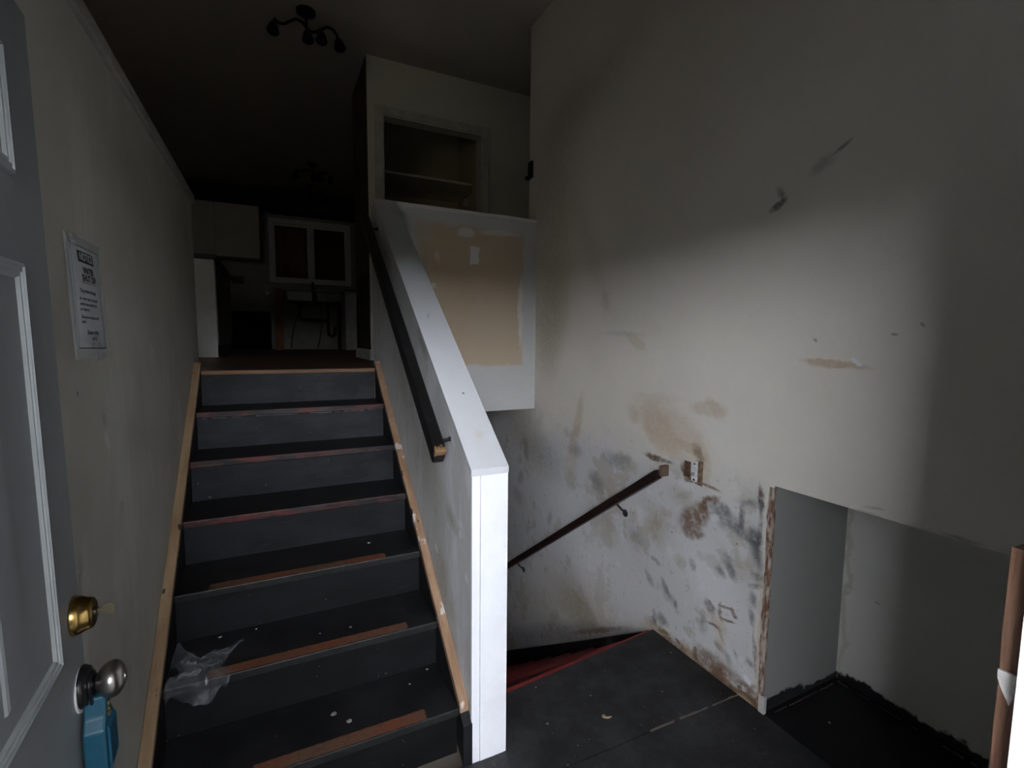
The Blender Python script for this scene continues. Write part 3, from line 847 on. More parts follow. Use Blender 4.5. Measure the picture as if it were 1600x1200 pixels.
# ------------------------------------------------------------------ lower flight: red treads going down beside the right wall
dn = thing('staircase', 'lower flight of red-painted steps going down beside the stained wall', 'staircase', (1.23, 1.8, -1.33))
t = NT('red_tread_paint', 0.5)
col = t.mix(t.rng(t.noise(8, 5, 0.65), 0.35, 0.7), (0.17, 0.018, 0.018), (0.28, 0.034, 0.031))
sp = t.rng(t.noise(60, 3, 0.6), 0.70, 0.76)
col = t.mix(t.ma('MULTIPLY', sp, 0.6), col, (0.04, 0.02, 0.02))
M_RED = t.done(col)
M_RED2 = plain('dark_red_tread', (0.10, 0.012, 0.012), 0.5, var=0.6, scale=14)  # darker red tops, so the brighter nosings stand out
D0 = 1.80
for i in range(0, 7):
    yn = D0 + i * 0.255
    if i == 0:
        MB().prism([(XH2 + 0.002, 1.752), (XR - 0.03, 1.850), (XR - 0.03, 1.862), (XH2 + 0.002, 1.776)], 2, -0.030, -0.001).build('nosing', M_RED, dn)
        MB().prism([(XH2 + 0.002, 1.74), (XR - 0.03, 1.83), (XR - 0.03, 1.845), (XH2 + 0.002, 1.755)], 2, -0.19, -0.022).build('riser', M_RED, dn)
    else:
        MB().box(XH2 + 0.002, XR - 0.03, yn - 0.235, yn + 0.025, -i * 0.19 - 0.03, -i * 0.19).build('tread', M_RED2, dn)
        MB().box(XH2 + 0.002, XR - 0.03, yn - 0.012, yn + 0.026, -i * 0.19 - 0.031, -i * 0.19 + 0.001).build('nosing', M_RED, dn, bevel=0.005)
        MB().box(XH2 + 0.002, XR - 0.03, yn - 0.012, yn, -min((i + 1) * 0.19, 1.33), -i * 0.19 - 0.03).build('riser', M_RED, dn)
pts = [(1.845, -0.21), (3.60, -1.33), (3.82, -1.33), (2.549, -0.475), (1.895, -0.03), (1.845, -0.012)]
MB().prism(pts, 0, XR - 0.028, XR - 0.001).build('skirt_board', plain('black_stringer_paint', (0.014, 0.012, 0.012), 0.6, var=0.4), dn)

# ------------------------------------------------------------------ handrails
def rail_profile(a, bb, w, h, name, mat, parent, bevel):
    a, bb = Vector(a), Vector(bb)
    d = (bb - a).normalized()
    x = Vector((1, 0, 0))
    n = x.cross(d)
    m = MB()
    vs = []
    for p in (a, bb):
        vs.append([m.bm.verts.new(p + x * sx * w / 2 + n * sy * h / 2) for sx, sy in ((-1, -1), (1, -1), (1, 1), (-1, 1))])
    m.bm.faces.new(vs[0]); m.bm.faces.new(list(reversed(vs[1])))
    for k in range(4):
        m.bm.faces.new((vs[0][k], vs[1][k], vs[1][(k + 1) % 4], vs[0][(k + 1) % 4]))
    return m.build(name, mat, parent, bevel=bevel)

hr = thing('handrail', 'black wooden handrail with a raw chipped end, on the half wall beside the upper steps', 'handrail', (0.53, 1.66, 1.09))
t = NT('black_rail_paint', 0.42, 0, 0.4)
s = t.sep(t.co)
end = t.rng(t.ma('ADD', s[1], t.ma('MULTIPLY', t.noise(55, 3, 0.6), 0.05)), RAIL_Y0 + 0.019, RAIL_Y0 + 0.026, 1.0, 0.0)
col = t.mix(t.rng(t.noise(12, 5), 0.4, 0.7), (0.006, 0.006, 0.006), (0.016, 0.015, 0.014))
ch = t.rng(t.noise(30, 3, 0.6), 0.70, 0.73)
col = t.mix(t.ma('MULTIPLY', ch, t.rng(s[1], RAIL_Y0 + .10, RAIL_Y0 + .2, 1.0, 0.0)), col, (0.30, 0.18, 0.10))
col = t.mix(end, col, (0.21, 0.125, 0.065))
M_RAIL = t.done(col)
RX = 0.525
rail_profile((RX, RAIL_Y0, RAIL_Z0), (RX, RAIL_Y1, RAIL_Z1), 0.046, 0.068, 'rail', M_RAIL, hr, 0.008)
dr = (Vector((RX, RAIL_Y1, RAIL_Z1)) - Vector((RX, RAIL_Y0, RAIL_Z0))).normalized()
nn = Vector((1, 0, 0)).cross(dr)
# the cut end is black in its middle
q = Vector((RX, RAIL_Y0, RAIL_Z0)) - dr * 0.0012
rail_profile(q - nn * 0.006, q - nn * 0.006 - dr * 0.001, 0.034, 0.036, 'end_plug', plain('rail_end_black', (0.012, 0.010, 0.009), 0.6), hr, 0.0)
for f in (0.05, 0.93):
    p = Vector((RX, RAIL_Y0, RAIL_Z0)).lerp(Vector((RX, RAIL_Y1, RAIL_Z1)), f)
    m = MB().tube([(XH1, p.y, p.z - 0.012), (XH1 - 0.02, p.y, p.z - 0.016), (RX + 0.012, p.y, p.z - 0.018)], 0.007, 8)
    m.lathe([(0, 0.010), (0.003, 0.010), (0.005, 0.007)], (XH1, p.y, p.z - 0.012), (-1, 0, 0), 14)
    m.build('bracket', plain('black_bracket', (0.008, 0.008, 0.008), 0.4), hr)

h2 = thing('handrail', 'narrow dark handrail slanting down the stained plaster beside the red steps', 'handrail', (1.70, 1.8, 0.85))
a, e = (1.693, 1.800, 0.858), (1.693, 4.9, -1.36)
rail_profile(a, e, 0.032, 0.046, 'rail', wood('dark_red_rail', (0.012, 0.006, 0.006), (0.032, 0.014, 0.012), 1, 0.4), h2, 0.006)
MB().box(XR - 0.050, XR - 0.001, 1.783, 1.803, 0.845, 0.90).build('end_block', plain('rail_end_tan', (0.16, 0.11, 0.08), 0.7), h2, bevel=0.003)
for f in (0.105, 0.5, 0.9):
    p = Vector(a).lerp(Vector(e), f)
    m = MB().tube([(XR, p.y - 0.02, p.z - 0.075), (XR - 0.022, p.y - 0.012, p.z - 0.055), (1.693, p.y, p.z - 0.018)], 0.006, 8)
    m.lathe([(0, 0.022), (0.004, 0.021), (0.007, 0.008)], (XR, p.y - 0.02, p.z - 0.078), (-1, 0, 0), 12)
    m.build('bracket', plain('dark_bracket', (0.03, 0.03, 0.035), 0.5), h2)

# ------------------------------------------------------------------ street door, swung open against the left wall (seen from its outer face)
def local(o, root):
    o.parent = root
    o.matrix_parent_inverse = Matrix()
    return o

door = bpy.data.objects.new('door_1', None)
door.location = (-0.2705, 0.150, 0)
door.rotation_euler = (0, -0.0125, math.radians(DOOR_DEG))   # it hangs a little out of plumb
COL.objects.link(door)
struct(door)
door['label'] = 'open white panelled street door with brass deadbolt at the left edge'
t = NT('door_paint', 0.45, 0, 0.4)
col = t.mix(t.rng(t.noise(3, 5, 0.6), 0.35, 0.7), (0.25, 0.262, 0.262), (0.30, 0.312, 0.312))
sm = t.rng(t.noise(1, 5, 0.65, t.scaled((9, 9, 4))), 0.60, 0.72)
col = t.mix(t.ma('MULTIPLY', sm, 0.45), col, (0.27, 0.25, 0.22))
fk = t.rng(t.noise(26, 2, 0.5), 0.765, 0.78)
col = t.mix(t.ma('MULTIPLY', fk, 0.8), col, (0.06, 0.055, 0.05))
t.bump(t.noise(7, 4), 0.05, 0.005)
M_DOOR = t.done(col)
M_MOLD = plain('door_moulding_paint', (0.38, 0.405, 0.40), 0.35, var=0.05)
DW = 0.950
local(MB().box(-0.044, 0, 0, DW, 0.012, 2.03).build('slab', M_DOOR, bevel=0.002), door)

def ring(u0, u1, z0, z1, prof):
    m = MB()
    loops = []
    for w, h in prof:
        loops.append([m.bm.verts.new((h, u, z)) for u, z in ((u0 + w, z0 + w), (u1 - w, z0 + w), (u1 - w, z1 - w), (u0 + w, z1 - w))])
    for a_, b_ in zip(loops, loops[1:]):
        for k in range(4):
            m.bm.faces.new((a_[k], a_[(k + 1) % 4], b_[(k + 1) % 4], b_[k]))
    return m

PROF = [(0, -0.001), (0.002, 0.005), (0.007, 0.007), (0.008, 0.0042), (0.014, 0.006), (0.0155, 0.0035), (0.021, 0.0042), (0.026, -0.001)]
for (u0, u1) in ((0.115, 0.440), (0.503, 0.828)):
    for (z0, z1) in ((0.22, 0.80), (0.984, 1.622), (1.745, 1.93)):
        mo = local(ring(u0, u1, z0, z1, PROF).build('moulding', M_MOLD), door)
        iu, iz = (0.130, 0.055) if z1 - z0 > 0.2 else (0.10, 0.06)
        fld = ring(u0 + iu, u1 - iu, z0 + iz, z1 - iz, [(0, -0.001), (0.002, 0.003), (0.006, 0.0045)])
        vs_ = [v for v in fld.bm.verts if v.co.x > 0.004]
        fld.bm.faces.new(vs_)
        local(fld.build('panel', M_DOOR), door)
# brass deadbolt
LU, LZ, KZ = DB_U, DB_Z, KN_Z
M_BRASS = plain('brass', (0.46, 0.30, 0.10), 0.24, 1.0, var=0.25, scale=30)
db = local(MB().lathe([(0, 0.034), (0.002, 0.0342), (0.008, 0.0325), (0.013, 0.0305), (0.014, 0.0295), (0.024, 0.0265), (0.0275, 0.0245), (0.029, 0.021), (0.0292, 0.0)], (0, LU, LZ), (1, 0, 0), 32).build('deadbolt', M_BRASS, smooth=True), door)
local(MB().lathe([(0, 0.011), (0.003, 0.0105), (0.0035, 0)], (0.0292, LU, LZ), (1, 0, 0), 20).build('keyway', plain('keyway_dark', (0.02, 0.015, 0.01), 0.4, 0.6), db), db)
# knob with its dark rose and a pale worn ring behind it
kn = local(MB().lathe([(0, 0.036), (0.003, 0.0365), (0.007, 0.034), (0.011, 0.032), (0.012, 0.018), (0.017, 0.016)], (0.002, LU, KZ), (1, 0, 0), 32).build('knob_rose', plain('oxidised_rose', (0.05, 0.045, 0.045), 0.3, 0.8), smooth=True), door)
local(MB().lathe([(0, 0.0385), (0.003, 0.0385)], (0.0003, LU, KZ - 0.004), (1, 0, 0), 32).build('worn_ring', plain('worn_ring_paint', (0.62, 0.62, 0.60), 0.6)), door)
local(MB().lathe([(0.0, 0.020), (0.004, 0.0215), (0.007, 0.019), (0.009, 0.0135)], (0.013, LU, KZ), (1, 0, 0), 28).build('knob_neck', plain('dark_nickel', (0.16, 0.15, 0.15), 0.25, 1.0), smooth=True), door)
prof = []
for k in range(17):
    a_ = PI * k / 16
    prof.append((0.043 - 0.022 * math.cos(a_), max(0.0315 * math.sin(a_) * (1 - 0.12 * math.cos(a_)), 0.0125 if k == 0 else 0.0) if k < 16 else 0.009))
local(MB().lathe(prof + [(0.0645, 0.0)], (0, LU, KZ), (1, 0, 0), 32).build('knob', plain('satin_nickel', (0.50, 0.47, 0.44), 0.28, 1.0, var=0.06), smooth=True), door)
for hzz in (0.25, 1.05, 1.80):
    local(MB().tube([(-0.004, -0.004, hzz - 0.045), (-0.004, -0.004, hzz + 0.045)], 0.006, 10).build('hinge', plain('hinge_steel', (0.4, 0.4, 0.4), 0.4, 0.9)), door)

DM = Matrix.Translation(door.location) @ Matrix.Rotation(math.radians(DOOR_DEG), 4, 'Z') @ Matrix.Rotation(-0.0125, 4, 'Y')
def onto_door(o):
    o.data.transform(DM)
    return o

# key left in the deadbolt
k0 = onto_door(MB().box(0.0300, 0.041, LU - 0.001, LU + 0.001, LZ - 0.004, LZ + 0.004).build('key', plain('key_nickel', (0.26, 0.22, 0.15), 0.35, 1.0)))
tag(k0, 'small key left standing in the brass deadbolt', 'key')
m = MB()
pts = [(0.040, -0.010), (0.040, 0.008), (0.048, 0.012), (0.053, 0.011), (0.057, 0.005), (0.056, -0.008), (0.051, -0.011)]
m.prism([(x, z) for x, z in pts], 1, -0.0011, 0.0011)
for v in m.bm.verts:
    v.co += Vector((0, LU, LZ))
bow = onto_door(m.build('bow', plain('key_nickel', (0.26, 0.22, 0.15), 0.35, 1.0)))
bow.parent = k0

# blue lockbox hanging from the knob
lb = thing('lockbox', 'blue key lockbox hanging by its shackle from the door knob', 'lockbox', tuple(DM @ Vector((0.020, LU, 0.70))))
M_BLUE = plain('blue_lockbox_plastic', (0.014, 0.085, 0.13), 0.38, var=0.12, spec=0.45)
LBZ = KZ - 0.044
pf = [(LU - 0.030, LBZ - 0.125), (LU + 0.030, LBZ - 0.125), (LU + 0.034, LBZ - 0.115), (LU + 0.034, LBZ - 0.030), (LU + 0.020, LBZ - 0.010), (LU + 0.013, LBZ + 0.024), (LU - 0.013, LBZ + 0.024), (LU - 0.020, LBZ - 0.010), (LU - 0.034, LBZ - 0.030), (LU - 0.034, LBZ - 0.115)]
def lbpart(m, name, mat, bevel=0.0, smooth=False):
    o = onto_door(m.build(name, mat, bevel=bevel, smooth=smooth))
    o.parent = lb
    o.matrix_parent_inverse = lb.matrix_basis.inverted()
    return o
lbpart(MB().prism(pf, 0, 0.004, 0.036), 'housing', M_BLUE, 0.004)
lbpart(MB().prism([(0.036, LBZ - 0.112), (0.041, LBZ - 0.106), (0.041, LBZ - 0.034), (0.036, LBZ - 0.026)], 1, LU - 0.026, LU + 0.026), 'cover', plain('lockbox_cover_blue', (0.012, 0.085, 0.145), 0.35), 0.003)
kp = MB()
for k in range(3):
    kp.box(0.036, 0.0385, LU - 0.004, LU + 0.004, LBZ - 0.022 + k * 0.0105, LBZ - 0.0155 + k * 0.0105)
lbpart(kp, 'contacts', plain('gold_contacts', (0.65, 0.50, 0.25), 0.35, 1.0))
sk = [(0.017, LU - 0.011, LBZ + 0.01), (0.017, LU - 0.019, KZ - 0.012)]
sk += [(0.0165, LU - 0.021 * math.cos(a_), KZ + 0.021 * math.sin(a_)) for a_ in [PI * q_ / 8 for q_ in range(9)]]
sk += [(0.017, LU + 0.019, KZ - 0.012), (0.017, LU + 0.011, LBZ + 0.01)]
lbpart(MB().tube(sk, 0.0032, 10), 'shackle', plain('shackle_black', (0.02, 0.02, 0.022), 0.3, 0.5), 0, True)

# ------------------------------------------------------------------ printed notice taped to the left wall
nt = thing('notice', 'white printed water notice taped to the left wall beside the door', 'notice', (XL, 1.455, 1.45))
NY0, NY1, NZ0, NZ1 = NOTE
def npt(u, v):
    """u, v in 0..1 on the sheet, with its gentle buckle off the wall"""
    y = NY0 + (NY1 - NY0) * u + 0.020 * (1 - v)
    z = NZ0 + (NZ1 - NZ0) * v - 0.006 * u * (1 - v) + 0.004 * u * v * 0
    x = XL + 0.004 + 0.007 * math.sin(PI * min(1, u * 1.0)) * math.sin(PI * v) + 0.004 * (1 - v) ** 3 * u
    return Vector((x, y, z))
def nsheet(name, a_, mat, off, rows=14):
    m = MB()
    u0, u1, v0, v1 = a_
    m.grid([[npt(u0 + (u1 - u0) * i / 10, v0 + (v1 - v0) * j / rows) + Vector((off, 0, 0)) for i in range(11)] for j in range(rows + 1)])
    return m.build(name, mat, nt, smooth=True, solid=0.0004)
M_PAPER = plain('notice_paper', (0.66, 0.66, 0.68), 0.6, var=0.04)
M_INK = plain('black_ink', (0.02, 0.02, 0.022), 0.7)
M_GREYINK = plain('grey_ink', (0.22, 0.22, 0.23), 0.7)
M_REDINK = plain('red_ink', (0.30, 0.10, 0.10), 0.7)
t = NT('clear_sleeve', 0.25)
t.b.inputs['Alpha'].default_value = 0.30
M_SLEEVE = t.done((0.85, 0.87, 0.88))
nsheet('paper', (0.10, 0.90, 0.09, 0.93), M_PAPER, 0.0)
nsheet('plastic_sleeve', (0.0, 1.0, 0.0, 1.0), M_SLEEVE, 0.0015)
nsheet('ruled_border', (0.11, 0.89, 0.925, 0.930), M_INK, 0.0022, 1)
nsheet('ruled_border', (0.11, 0.89, 0.092, 0.099), M_INK, 0.0022, 1)
nsheet('ruled_border', (0.105, 0.113, 0.092, 0.93), M_GREYINK, 0.0022)
nsheet('ruled_border', (0.887, 0.895, 0.092, 0.93), M_GREYINK, 0.0022)
nsheet('heading_band', (0.27, 0.71, 0.80, 0.89), M_INK, 0.0022, 2)

def lettering(body, u, v, size, mat, align='CENTER', bold=0.0, parent=nt, sx=1.0):
    cu = bpy.data.curves.new('lettering', 'FONT')
    cu.body = body
    cu.size = size
    cu.align_x = align
    cu.align_y = 'CENTER'
    cu.offset = bold
    tmp = bpy.data.objects.new('lettering', cu)
    COL.objects.link(tmp)
    dg = bpy.context.evaluated_depsgraph_get()
    me = bpy.data.meshes.new_from_object(tmp.evaluated_get(dg))
    bpy.data.objects.remove(tmp)
    w, h = NY1 - NY0, NZ1 - NZ0
    for vt in me.vertices:
        vt.co = npt(u + vt.co.x * sx / w, v + vt.co.y / h) + Vector((0.0030, 0, 0))
    me.materials.clear()
    me.materials.append(mat)
    o = bpy.data.objects.new('lettering', me)
    COL.objects.link(o)
    o.parent = parent
    o.matrix_parent_inverse = parent.matrix_basis.inverted()
    return o

lettering('NOTICE', 0.49, 0.845, 0.0235, plain('reversed_white', (0.55, 0.55, 0.56), 0.6), bold=0.0006)
lettering('WATER', 0.50, 0.735, 0.020, M_INK, bold=0.0007)
lettering('SHUT OFF', 0.50, 0.672, 0.020, M_INK, bold=0.0007)
nsheet('rule', (0.28, 0.70, 0.632, 0.636), M_REDINK, 0.0022, 1)
lettering('To prevent damage', 0.215, 0.565, 0.0120, M_INK, 'LEFT', 0.0003)
for k, ln in enumerate(('the water has been shut off', 'at this house and the lines', 'are drained.')):
    lettering(ln, 0.19, 0.500 - k * 0.043, 0.0096, M_INK, 'LEFT', 0.0003)
lettering('Do not use any tap or toilet', 0.20, 0.352, 0.0096, M_INK, 'LEFT', 0.0003)
lettering('inside.', 0.20, 0.312, 0.0096, M_INK, 'LEFT', 0.0003)
lettering('Damaged Pipe', 0.48, 0.226, 0.0135, M_INK, bold=0.0004)
lettering('call 311', 0.52, 0.178, 0.0125, M_INK, bold=0.0002)
lettering('EPC  1225', 0.56, 0.125, 0.0135, M_GREYINK, bold=0.0001)
for (u, v) in ((0.12, 0.965), (0.55, 0.035)):
    nsheet('tape', (u, u + 0.16, v - 0.045, v + 0.045), M_SLEEVE, 0.0028, 2)

# ------------------------------------------------------------------ brown casing remnant at the right of the doorway
cs = thing('door_casing', 'broken length of bare brown wooden casing beside the doorway at right', 'casing', (0.67, 0.19, 0))
m = MB()
rows = []
prof = [(0.640, 0.1795), (0.640, 0.1962), (0.644, 0.1985), (0.700, 0.1985), (0.700, 0.1795)]
t = NT('worn_casing_lit_top', 0.5, 0, 0.35)
col = t.mix(t.rng(t.noise(1, 6, 0.65, t.scaled((60, 60, 7))), 0.3, 0.7), (0.10, 0.042, 0.026), (0.23, 0.125, 0.08))
ws = t.rng(t.noise(1, 4, 0.6, t.scaled((40, 40, 14))), 0.58, 0.7)
z_ = t.sep(t.co)[2]
col = t.mix(t.ma('MULTIPLY', ws, t.rng(z_, 1.20, 1.30, 0.2, 0.75)), col, (0.50, 0.36, 0.26))  # worn streaks, painted paler upwards: light on the top put into the colour
t.bump(t.noise(1, 5, 0.7, t.scaled((90, 90, 12))), 0.35, 0.003)
M_CASE = t.done(col)
random.seed(2)
for k in range(30):
    z = 1.318 * k / 29
    jit = 0.0008 * math.sin(z * 21) + 0.0006 * math.sin(z * 57)
    top = 0.006 if k == 29 else 0
    rows.append([(x + jit * (i < 3), y + jit * (i in (1, 2)), z - (top if i in (2, 3) else 0)) for i, (x, y) in enumerate(prof + prof[:1])])
m.grid(rows)
m.bm.faces.new([v for v in m.bm.verts if abs(v.co.z) < 1e-6][:5])
tops = [m.bm.verts.new(p) for p in rows[-1][:5]]
m.bm.faces.new(tops)
m.build('board', M_CASE, cs)
m = MB()
fl_ = [(1.193, 0.1965), (1.194, 0.1815), (1.185, 0.1812), (1.168, 0.1838), (1.160, 0.1858), (1.166, 0.1885), (1.176, 0.1935), (1.185, 0.1965)]
m.prism([(y, z) for z, y in fl_], 0, 0.6365, 0.6405)
fo = m.build('torn_paint', plain('torn_white_paint', (0.55, 0.53, 0.50), 0.7, var=0.2, scale=60), cs, bevel=0.0008)
fo['label'] = 'torn flap of white paint'

# ------------------------------------------------------------------ bare switch in the stained wall
sw = thing('light_switch', 'bare light switch without cover plate in the stained right wall', 'switch', (XR, 1.63, 0.91))
MB().box(XR - 0.0035, XR - 0.0005, 1.645, 1.685, 0.872, 0.948).build('box_opening', plain('switch_box_brown', (0.11, 0.065, 0.04), 0.8, var=0.4, scale=40), sw, bevel=0.001)
MB().box(XR - 0.004, XR - 0.0005, 1.572, 1.600, 0.850, 0.965).build('torn_paper', plain('torn_board_paper', (0.22, 0.15, 0.10), 0.8, var=0.4, scale=40), sw, bevel=0.001)
MB().box(XR - 0.010, XR - 0.0005, 1.600, 1.632, 0.862, 0.958).build('strap', plain('switch_strap', (0.66, 0.66, 0.66), 0.45, 0.2, var=0.25, scale=45), sw, bevel=0.002)
MB().box(XR - 0.013, XR - 0.009, 1.604, 1.628, 0.885, 0.935).build('body', plain('switch_body', (0.60, 0.62, 0.60), 0.5), sw, bevel=0.002)
MB().box(XR - 0.026, XR - 0.012, 1.611, 1.621, 0.893, 0.908).build('toggle', plain('switch_toggle', (0.30, 0.31, 0.32), 0.5), sw, bevel=0.002)
MB().lathe([(0, 0.005), (0.002, 0.004)], (XR - 0.010, 1.616, 0.947), (-1, 0, 0), 10).build('screw', plain('screw_dark', (0.06, 0.05, 0.05), 0.5, 0.5), sw)
MB().lathe([(0, 0.006), (0.002, 0.005)], (XR - 0.010, 1.616, 0.872), (-1, 0, 0), 10).build('screw', plain('screw_dark', (0.06, 0.05, 0.05), 0.5, 0.5), sw)

lt = thing('wall_latch', 'small black latch at the upper edge of the right wall', 'latch', (XR, 3.28, 2.76))
MB().box(XR - 0.016, XR - 0.0005, 3.250, 3.308, 2.70, 2.82).build('plate', plain('latch_black', (0.008, 0.008, 0.008), 0.5), lt, bevel=0.003)
MB().box(XR - 0.045, XR - 0.012, 3.268, 3.300, 2.688, 2.712).build('catch', plain('latch_black', (0.008, 0.008, 0.008), 0.5), lt, bevel=0.004)

# ------------------------------------------------------------------ crumpled clear plastic on the second visible step from the bottom
t = NT('clear_plastic', 0.16, 0, 0.8)
cr = t.rng(t.noise(16, 6, 0.7), 0.44, 0.66)
t.L(t.rng(t.noise(13, 6, 0.7), 0.42, 0.62, 0.07, 0.24), t.b.inputs['Alpha'])
M_BAG = t.done(t.mix(cr, (0.30, 0.31, 0.34), (0.75, 0.77, 0.82)))
ZB = F - 5 * RISE
YB = TOPY - 5 * RUN
OUT = [(-0.345, 1.965), (-0.292, 1.915), (-0.216, 1.925), (-0.179, 1.945), (-0.126, 1.950), (-0.150, 1.915), (-0.184, 1.872), (-0.196, 1.825), (-0.165, 1.775), (-0.205, 1.735),
       (-0.250, 1.725), (-0.298, 1.745), (-0.345, 1.750), (-0.350, 1.81), (-0.320, 1.85), (-0.350, 1.895)]
m = MB()
cx, cy = -0.265, 1.84
NR = 9
ringv = []
nang = len(OUT) * 3
def outp(a_):
    k = a_ / 3
    i = int(k) % len(OUT); f = k - int(k)
    p, q2 = OUT[i], OUT[(i + 1) % len(OUT)]
    return p[0] + (q2[0] - p[0]) * f, p[1] + (q2[1] - p[1]) * f
rows = []
for j in range(NR + 1):
    r = 0.03 + 0.97 * j / NR
    row = []
    for k in range(nang + 1):
        ox, oy = outp(k % nang)
        x, y = cx + (ox - cx) * r, cy + (oy - cy) * r
        ridge = abs(mnoise.noise((x * 17, y * 17, 3.0))) * 0.060 + abs(mnoise.noise((x * 41, y * 41, 9.0))) * 0.040
        base = ZB if y > YB - 0.004 else ZB - min(0.055, (YB - 0.004 - y) * 0.85)
        z = base + 0.004 + ridge + 0.010 * (1 - r)
        row.append((x, y, z))
    rows.append(row)
m.grid(rows)
bag = m.build('plastic_bag', M_BAG)
tag(bag, 'crumpled clear plastic bag lying on a black step at left', 'plastic bag')

# ------------------------------------------------------------------ crumbs of plaster on the steps and landing
def crumb(x, y, z, r, seed):
    m = MB()
    bmesh.ops.create_icosphere(m.bm, subdivisions=1, radius=r)
    for v in m.bm.verts:
        n_ = 1 + 0.5 * mnoise.noise(v.co * 90 + Vector((seed, 0, 0)))
        v.co = Vector((v.co.x * n_ * 1.3, v.co.y * n_, v.co.z * 0.5 * n_ + r * 0.42))
        v.co += Vector((x, y, z))
    o = m.build('plaster_crumb', plain('plaster_crumb', (0.20, 0.19, 0.175), 0.8))
    return o
T4, T5, T6 = F - 4 * RISE, F - 5 * RISE, F - 6 * RISE
CR = [(0.362, 2.237, T4, .0065, 'plaster crumb alone at the back of the third lowest visible step, at right'),
      (-0.219, 2.050, T5, .006, 'plaster crumb against the riser just behind the plastic bag'),
      (-0.10, 2.05, T5, .004, 'tiny plaster crumb against the riser, right of the one behind the plastic bag'),
      (0.122, 1.915, T5, .004, 'left one of two plaster crumbs in the middle of the second lowest visible step'),
      (0.235, 1.909, T5, .005, 'right one of two plaster crumbs in the middle of the second lowest visible step'),
      (0.146, 1.709, T6, .009, 'largest pale plaster crumb, in the middle of the lowest visible step'),
      (0.192, 1.652, T6, .008, 'plaster crumb just in front of the largest one on the lowest visible step'),
      (0.510, 1.799, T6, .004, 'tiny plaster crumb in the back right corner of the lowest visible step'),
      (0.426, 1.746, T6, .004, 'tiny plaster crumb on the lowest visible step, near its right back corner'),
      (0.979, 1.740, 0, .004, 'plaster crumb on the landing beside the red edge of the lower steps'),
      (1.690, 1.666, 0, .005, 'plaster crumb in the far corner of the landing by the stained wall'),
      (0.922, 1.542, 0, .005, 'plaster crumb at the front of the landing close to the white wall end'),
      (1.169, 1.597, 0, .004, 'plaster crumb in the middle of the black landing behind the tan shaving'),
      (1.463, 1.483, 0, .004, 'plaster crumb on the landing between the tan shaving and the stained wall'),
      (1.945, 1.064, 0, .005, 'plaster crumb on the black floor of the low recess')]
for k, (x, y, z, r, lab) in enumerate(CR):
    tag(crumb(x, y, z, r, k), lab, 'crumb', 'plaster crumbs on the black steps and landing')
pts = [Vector((1.13 + 0.018 * math.cos(a_) + 0.004 * k, 1.462 + 0.013 * math.sin(a_), 0.006 + 0.001 * k)) for k, a_ in enumerate([q_ * 0.45 for q_ in range(11)])]
cl = MB().tube(pts, [0.002] + [0.0042] * 9 + [0.002], 6).build('wood_shaving', plain('tan_shaving', (0.45, 0.32, 0.22), 0.8), smooth=True)
tag(cl, 'curled tan shaving lying near the front of the black landing', 'shaving')

# ------------------------------------------------------------------ the dark kitchen at the head of the stairs
win = struct(bpy.data.objects.new('window_1', None))
win.location = (0.57, 8.5, 2.36)
COL.objects.link(win)
M_WF = plain('window_frame_white', (0.62, 0.60, 0.56), 0.45, var=0.05)
b = MB().box(-0.03, 0.03, 8.44, 8.56, 2.36, 3.335).box(1.11, 1.17, 8.44, 8.56, 2.36, 3.335).box(0.03, 1.11, 8.44, 8.56, 3.265, 3.335).box(0.03, 1.11, 8.42, 8.56, 2.36, 2.42)
b.build('frame', M_WF, win, bevel=0.004)
MB().box(0.545, 0.595, 8.46, 8.54, 2.42, 3.265).build('mullion', M_WF, win, bevel=0.004)
for (xa, xb, yy) in ((0.03, 0.545, 8.50), (0.595, 1.11, 8.51)):
    s_ = MB().box(xa, xb, yy - 0.012, yy + 0.012, 2.42, 2.45).box(xa, xb, yy - 0.012, yy + 0.012, 3.235, 3.265).box(xa, xa + 0.028, yy - 0.012, yy + 0.012, 2.45, 3.235).box(xb - 0.028, xb, yy - 0.012, yy + 0.012, 2.45, 3.235).build('sash', M_WF, win, bevel=0.002)
    gt = NT('window_glass', 0.05, 0, 0.5)
    gt.b.inputs['Transmission Weight'].default_value = 1.0
    gt.b.inputs['IOR'].default_value = 1.45
    MB().box(xa + 0.028, xb - 0.028, yy - 0.002, yy + 0.002, 2.45, 3.235).build('pane', gt.done((0.9, 0.9, 0.9)), s_)
MB().box(-0.03, 1.17, 8.565, 8.585, 2.36, 3.335).build('boarding', wood('brown_boarding', (0.13, 0.05, 0.025), (0.22, 0.09, 0.05), 2, 0.7), win)

# upper cabinets left of the window
uc = thing('upper_cabinet', 'pale wall cabinet with two doors left of the kitchen window', 'cabinet', (-0.65, 8.35, 2.66))
M_CAB = plain('cabinet_paint', (0.48, 0.45, 0.39), 0.5, var=0.06)
MB().box(-1.30, -0.145, 8.19, 8.5, 2.66, 3.415).build('body', plain('cabinet_body', (0.42, 0.40, 0.35), 0.55), uc)
for (xa, xb) in ((-1.295, -0.712), (-0.700, -0.150)):
    d_ = MB().box(xa, xb, 8.170, 8.189, 2.668, 3.408).build('door', M_CAB, uc, bevel=0.003)
    MB().box(xa + 0.06, xb - 0.06, 8.166, 8.171, 2.728, 3.348).build('panel', M_CAB, d_, bevel=0.004)
MB().box(-1.30, -0.145, 8.185, 8.20, 2.635, 2.66).build('valance', plain('cabinet_valance', (0.06, 0.05, 0.045), 0.6), uc)

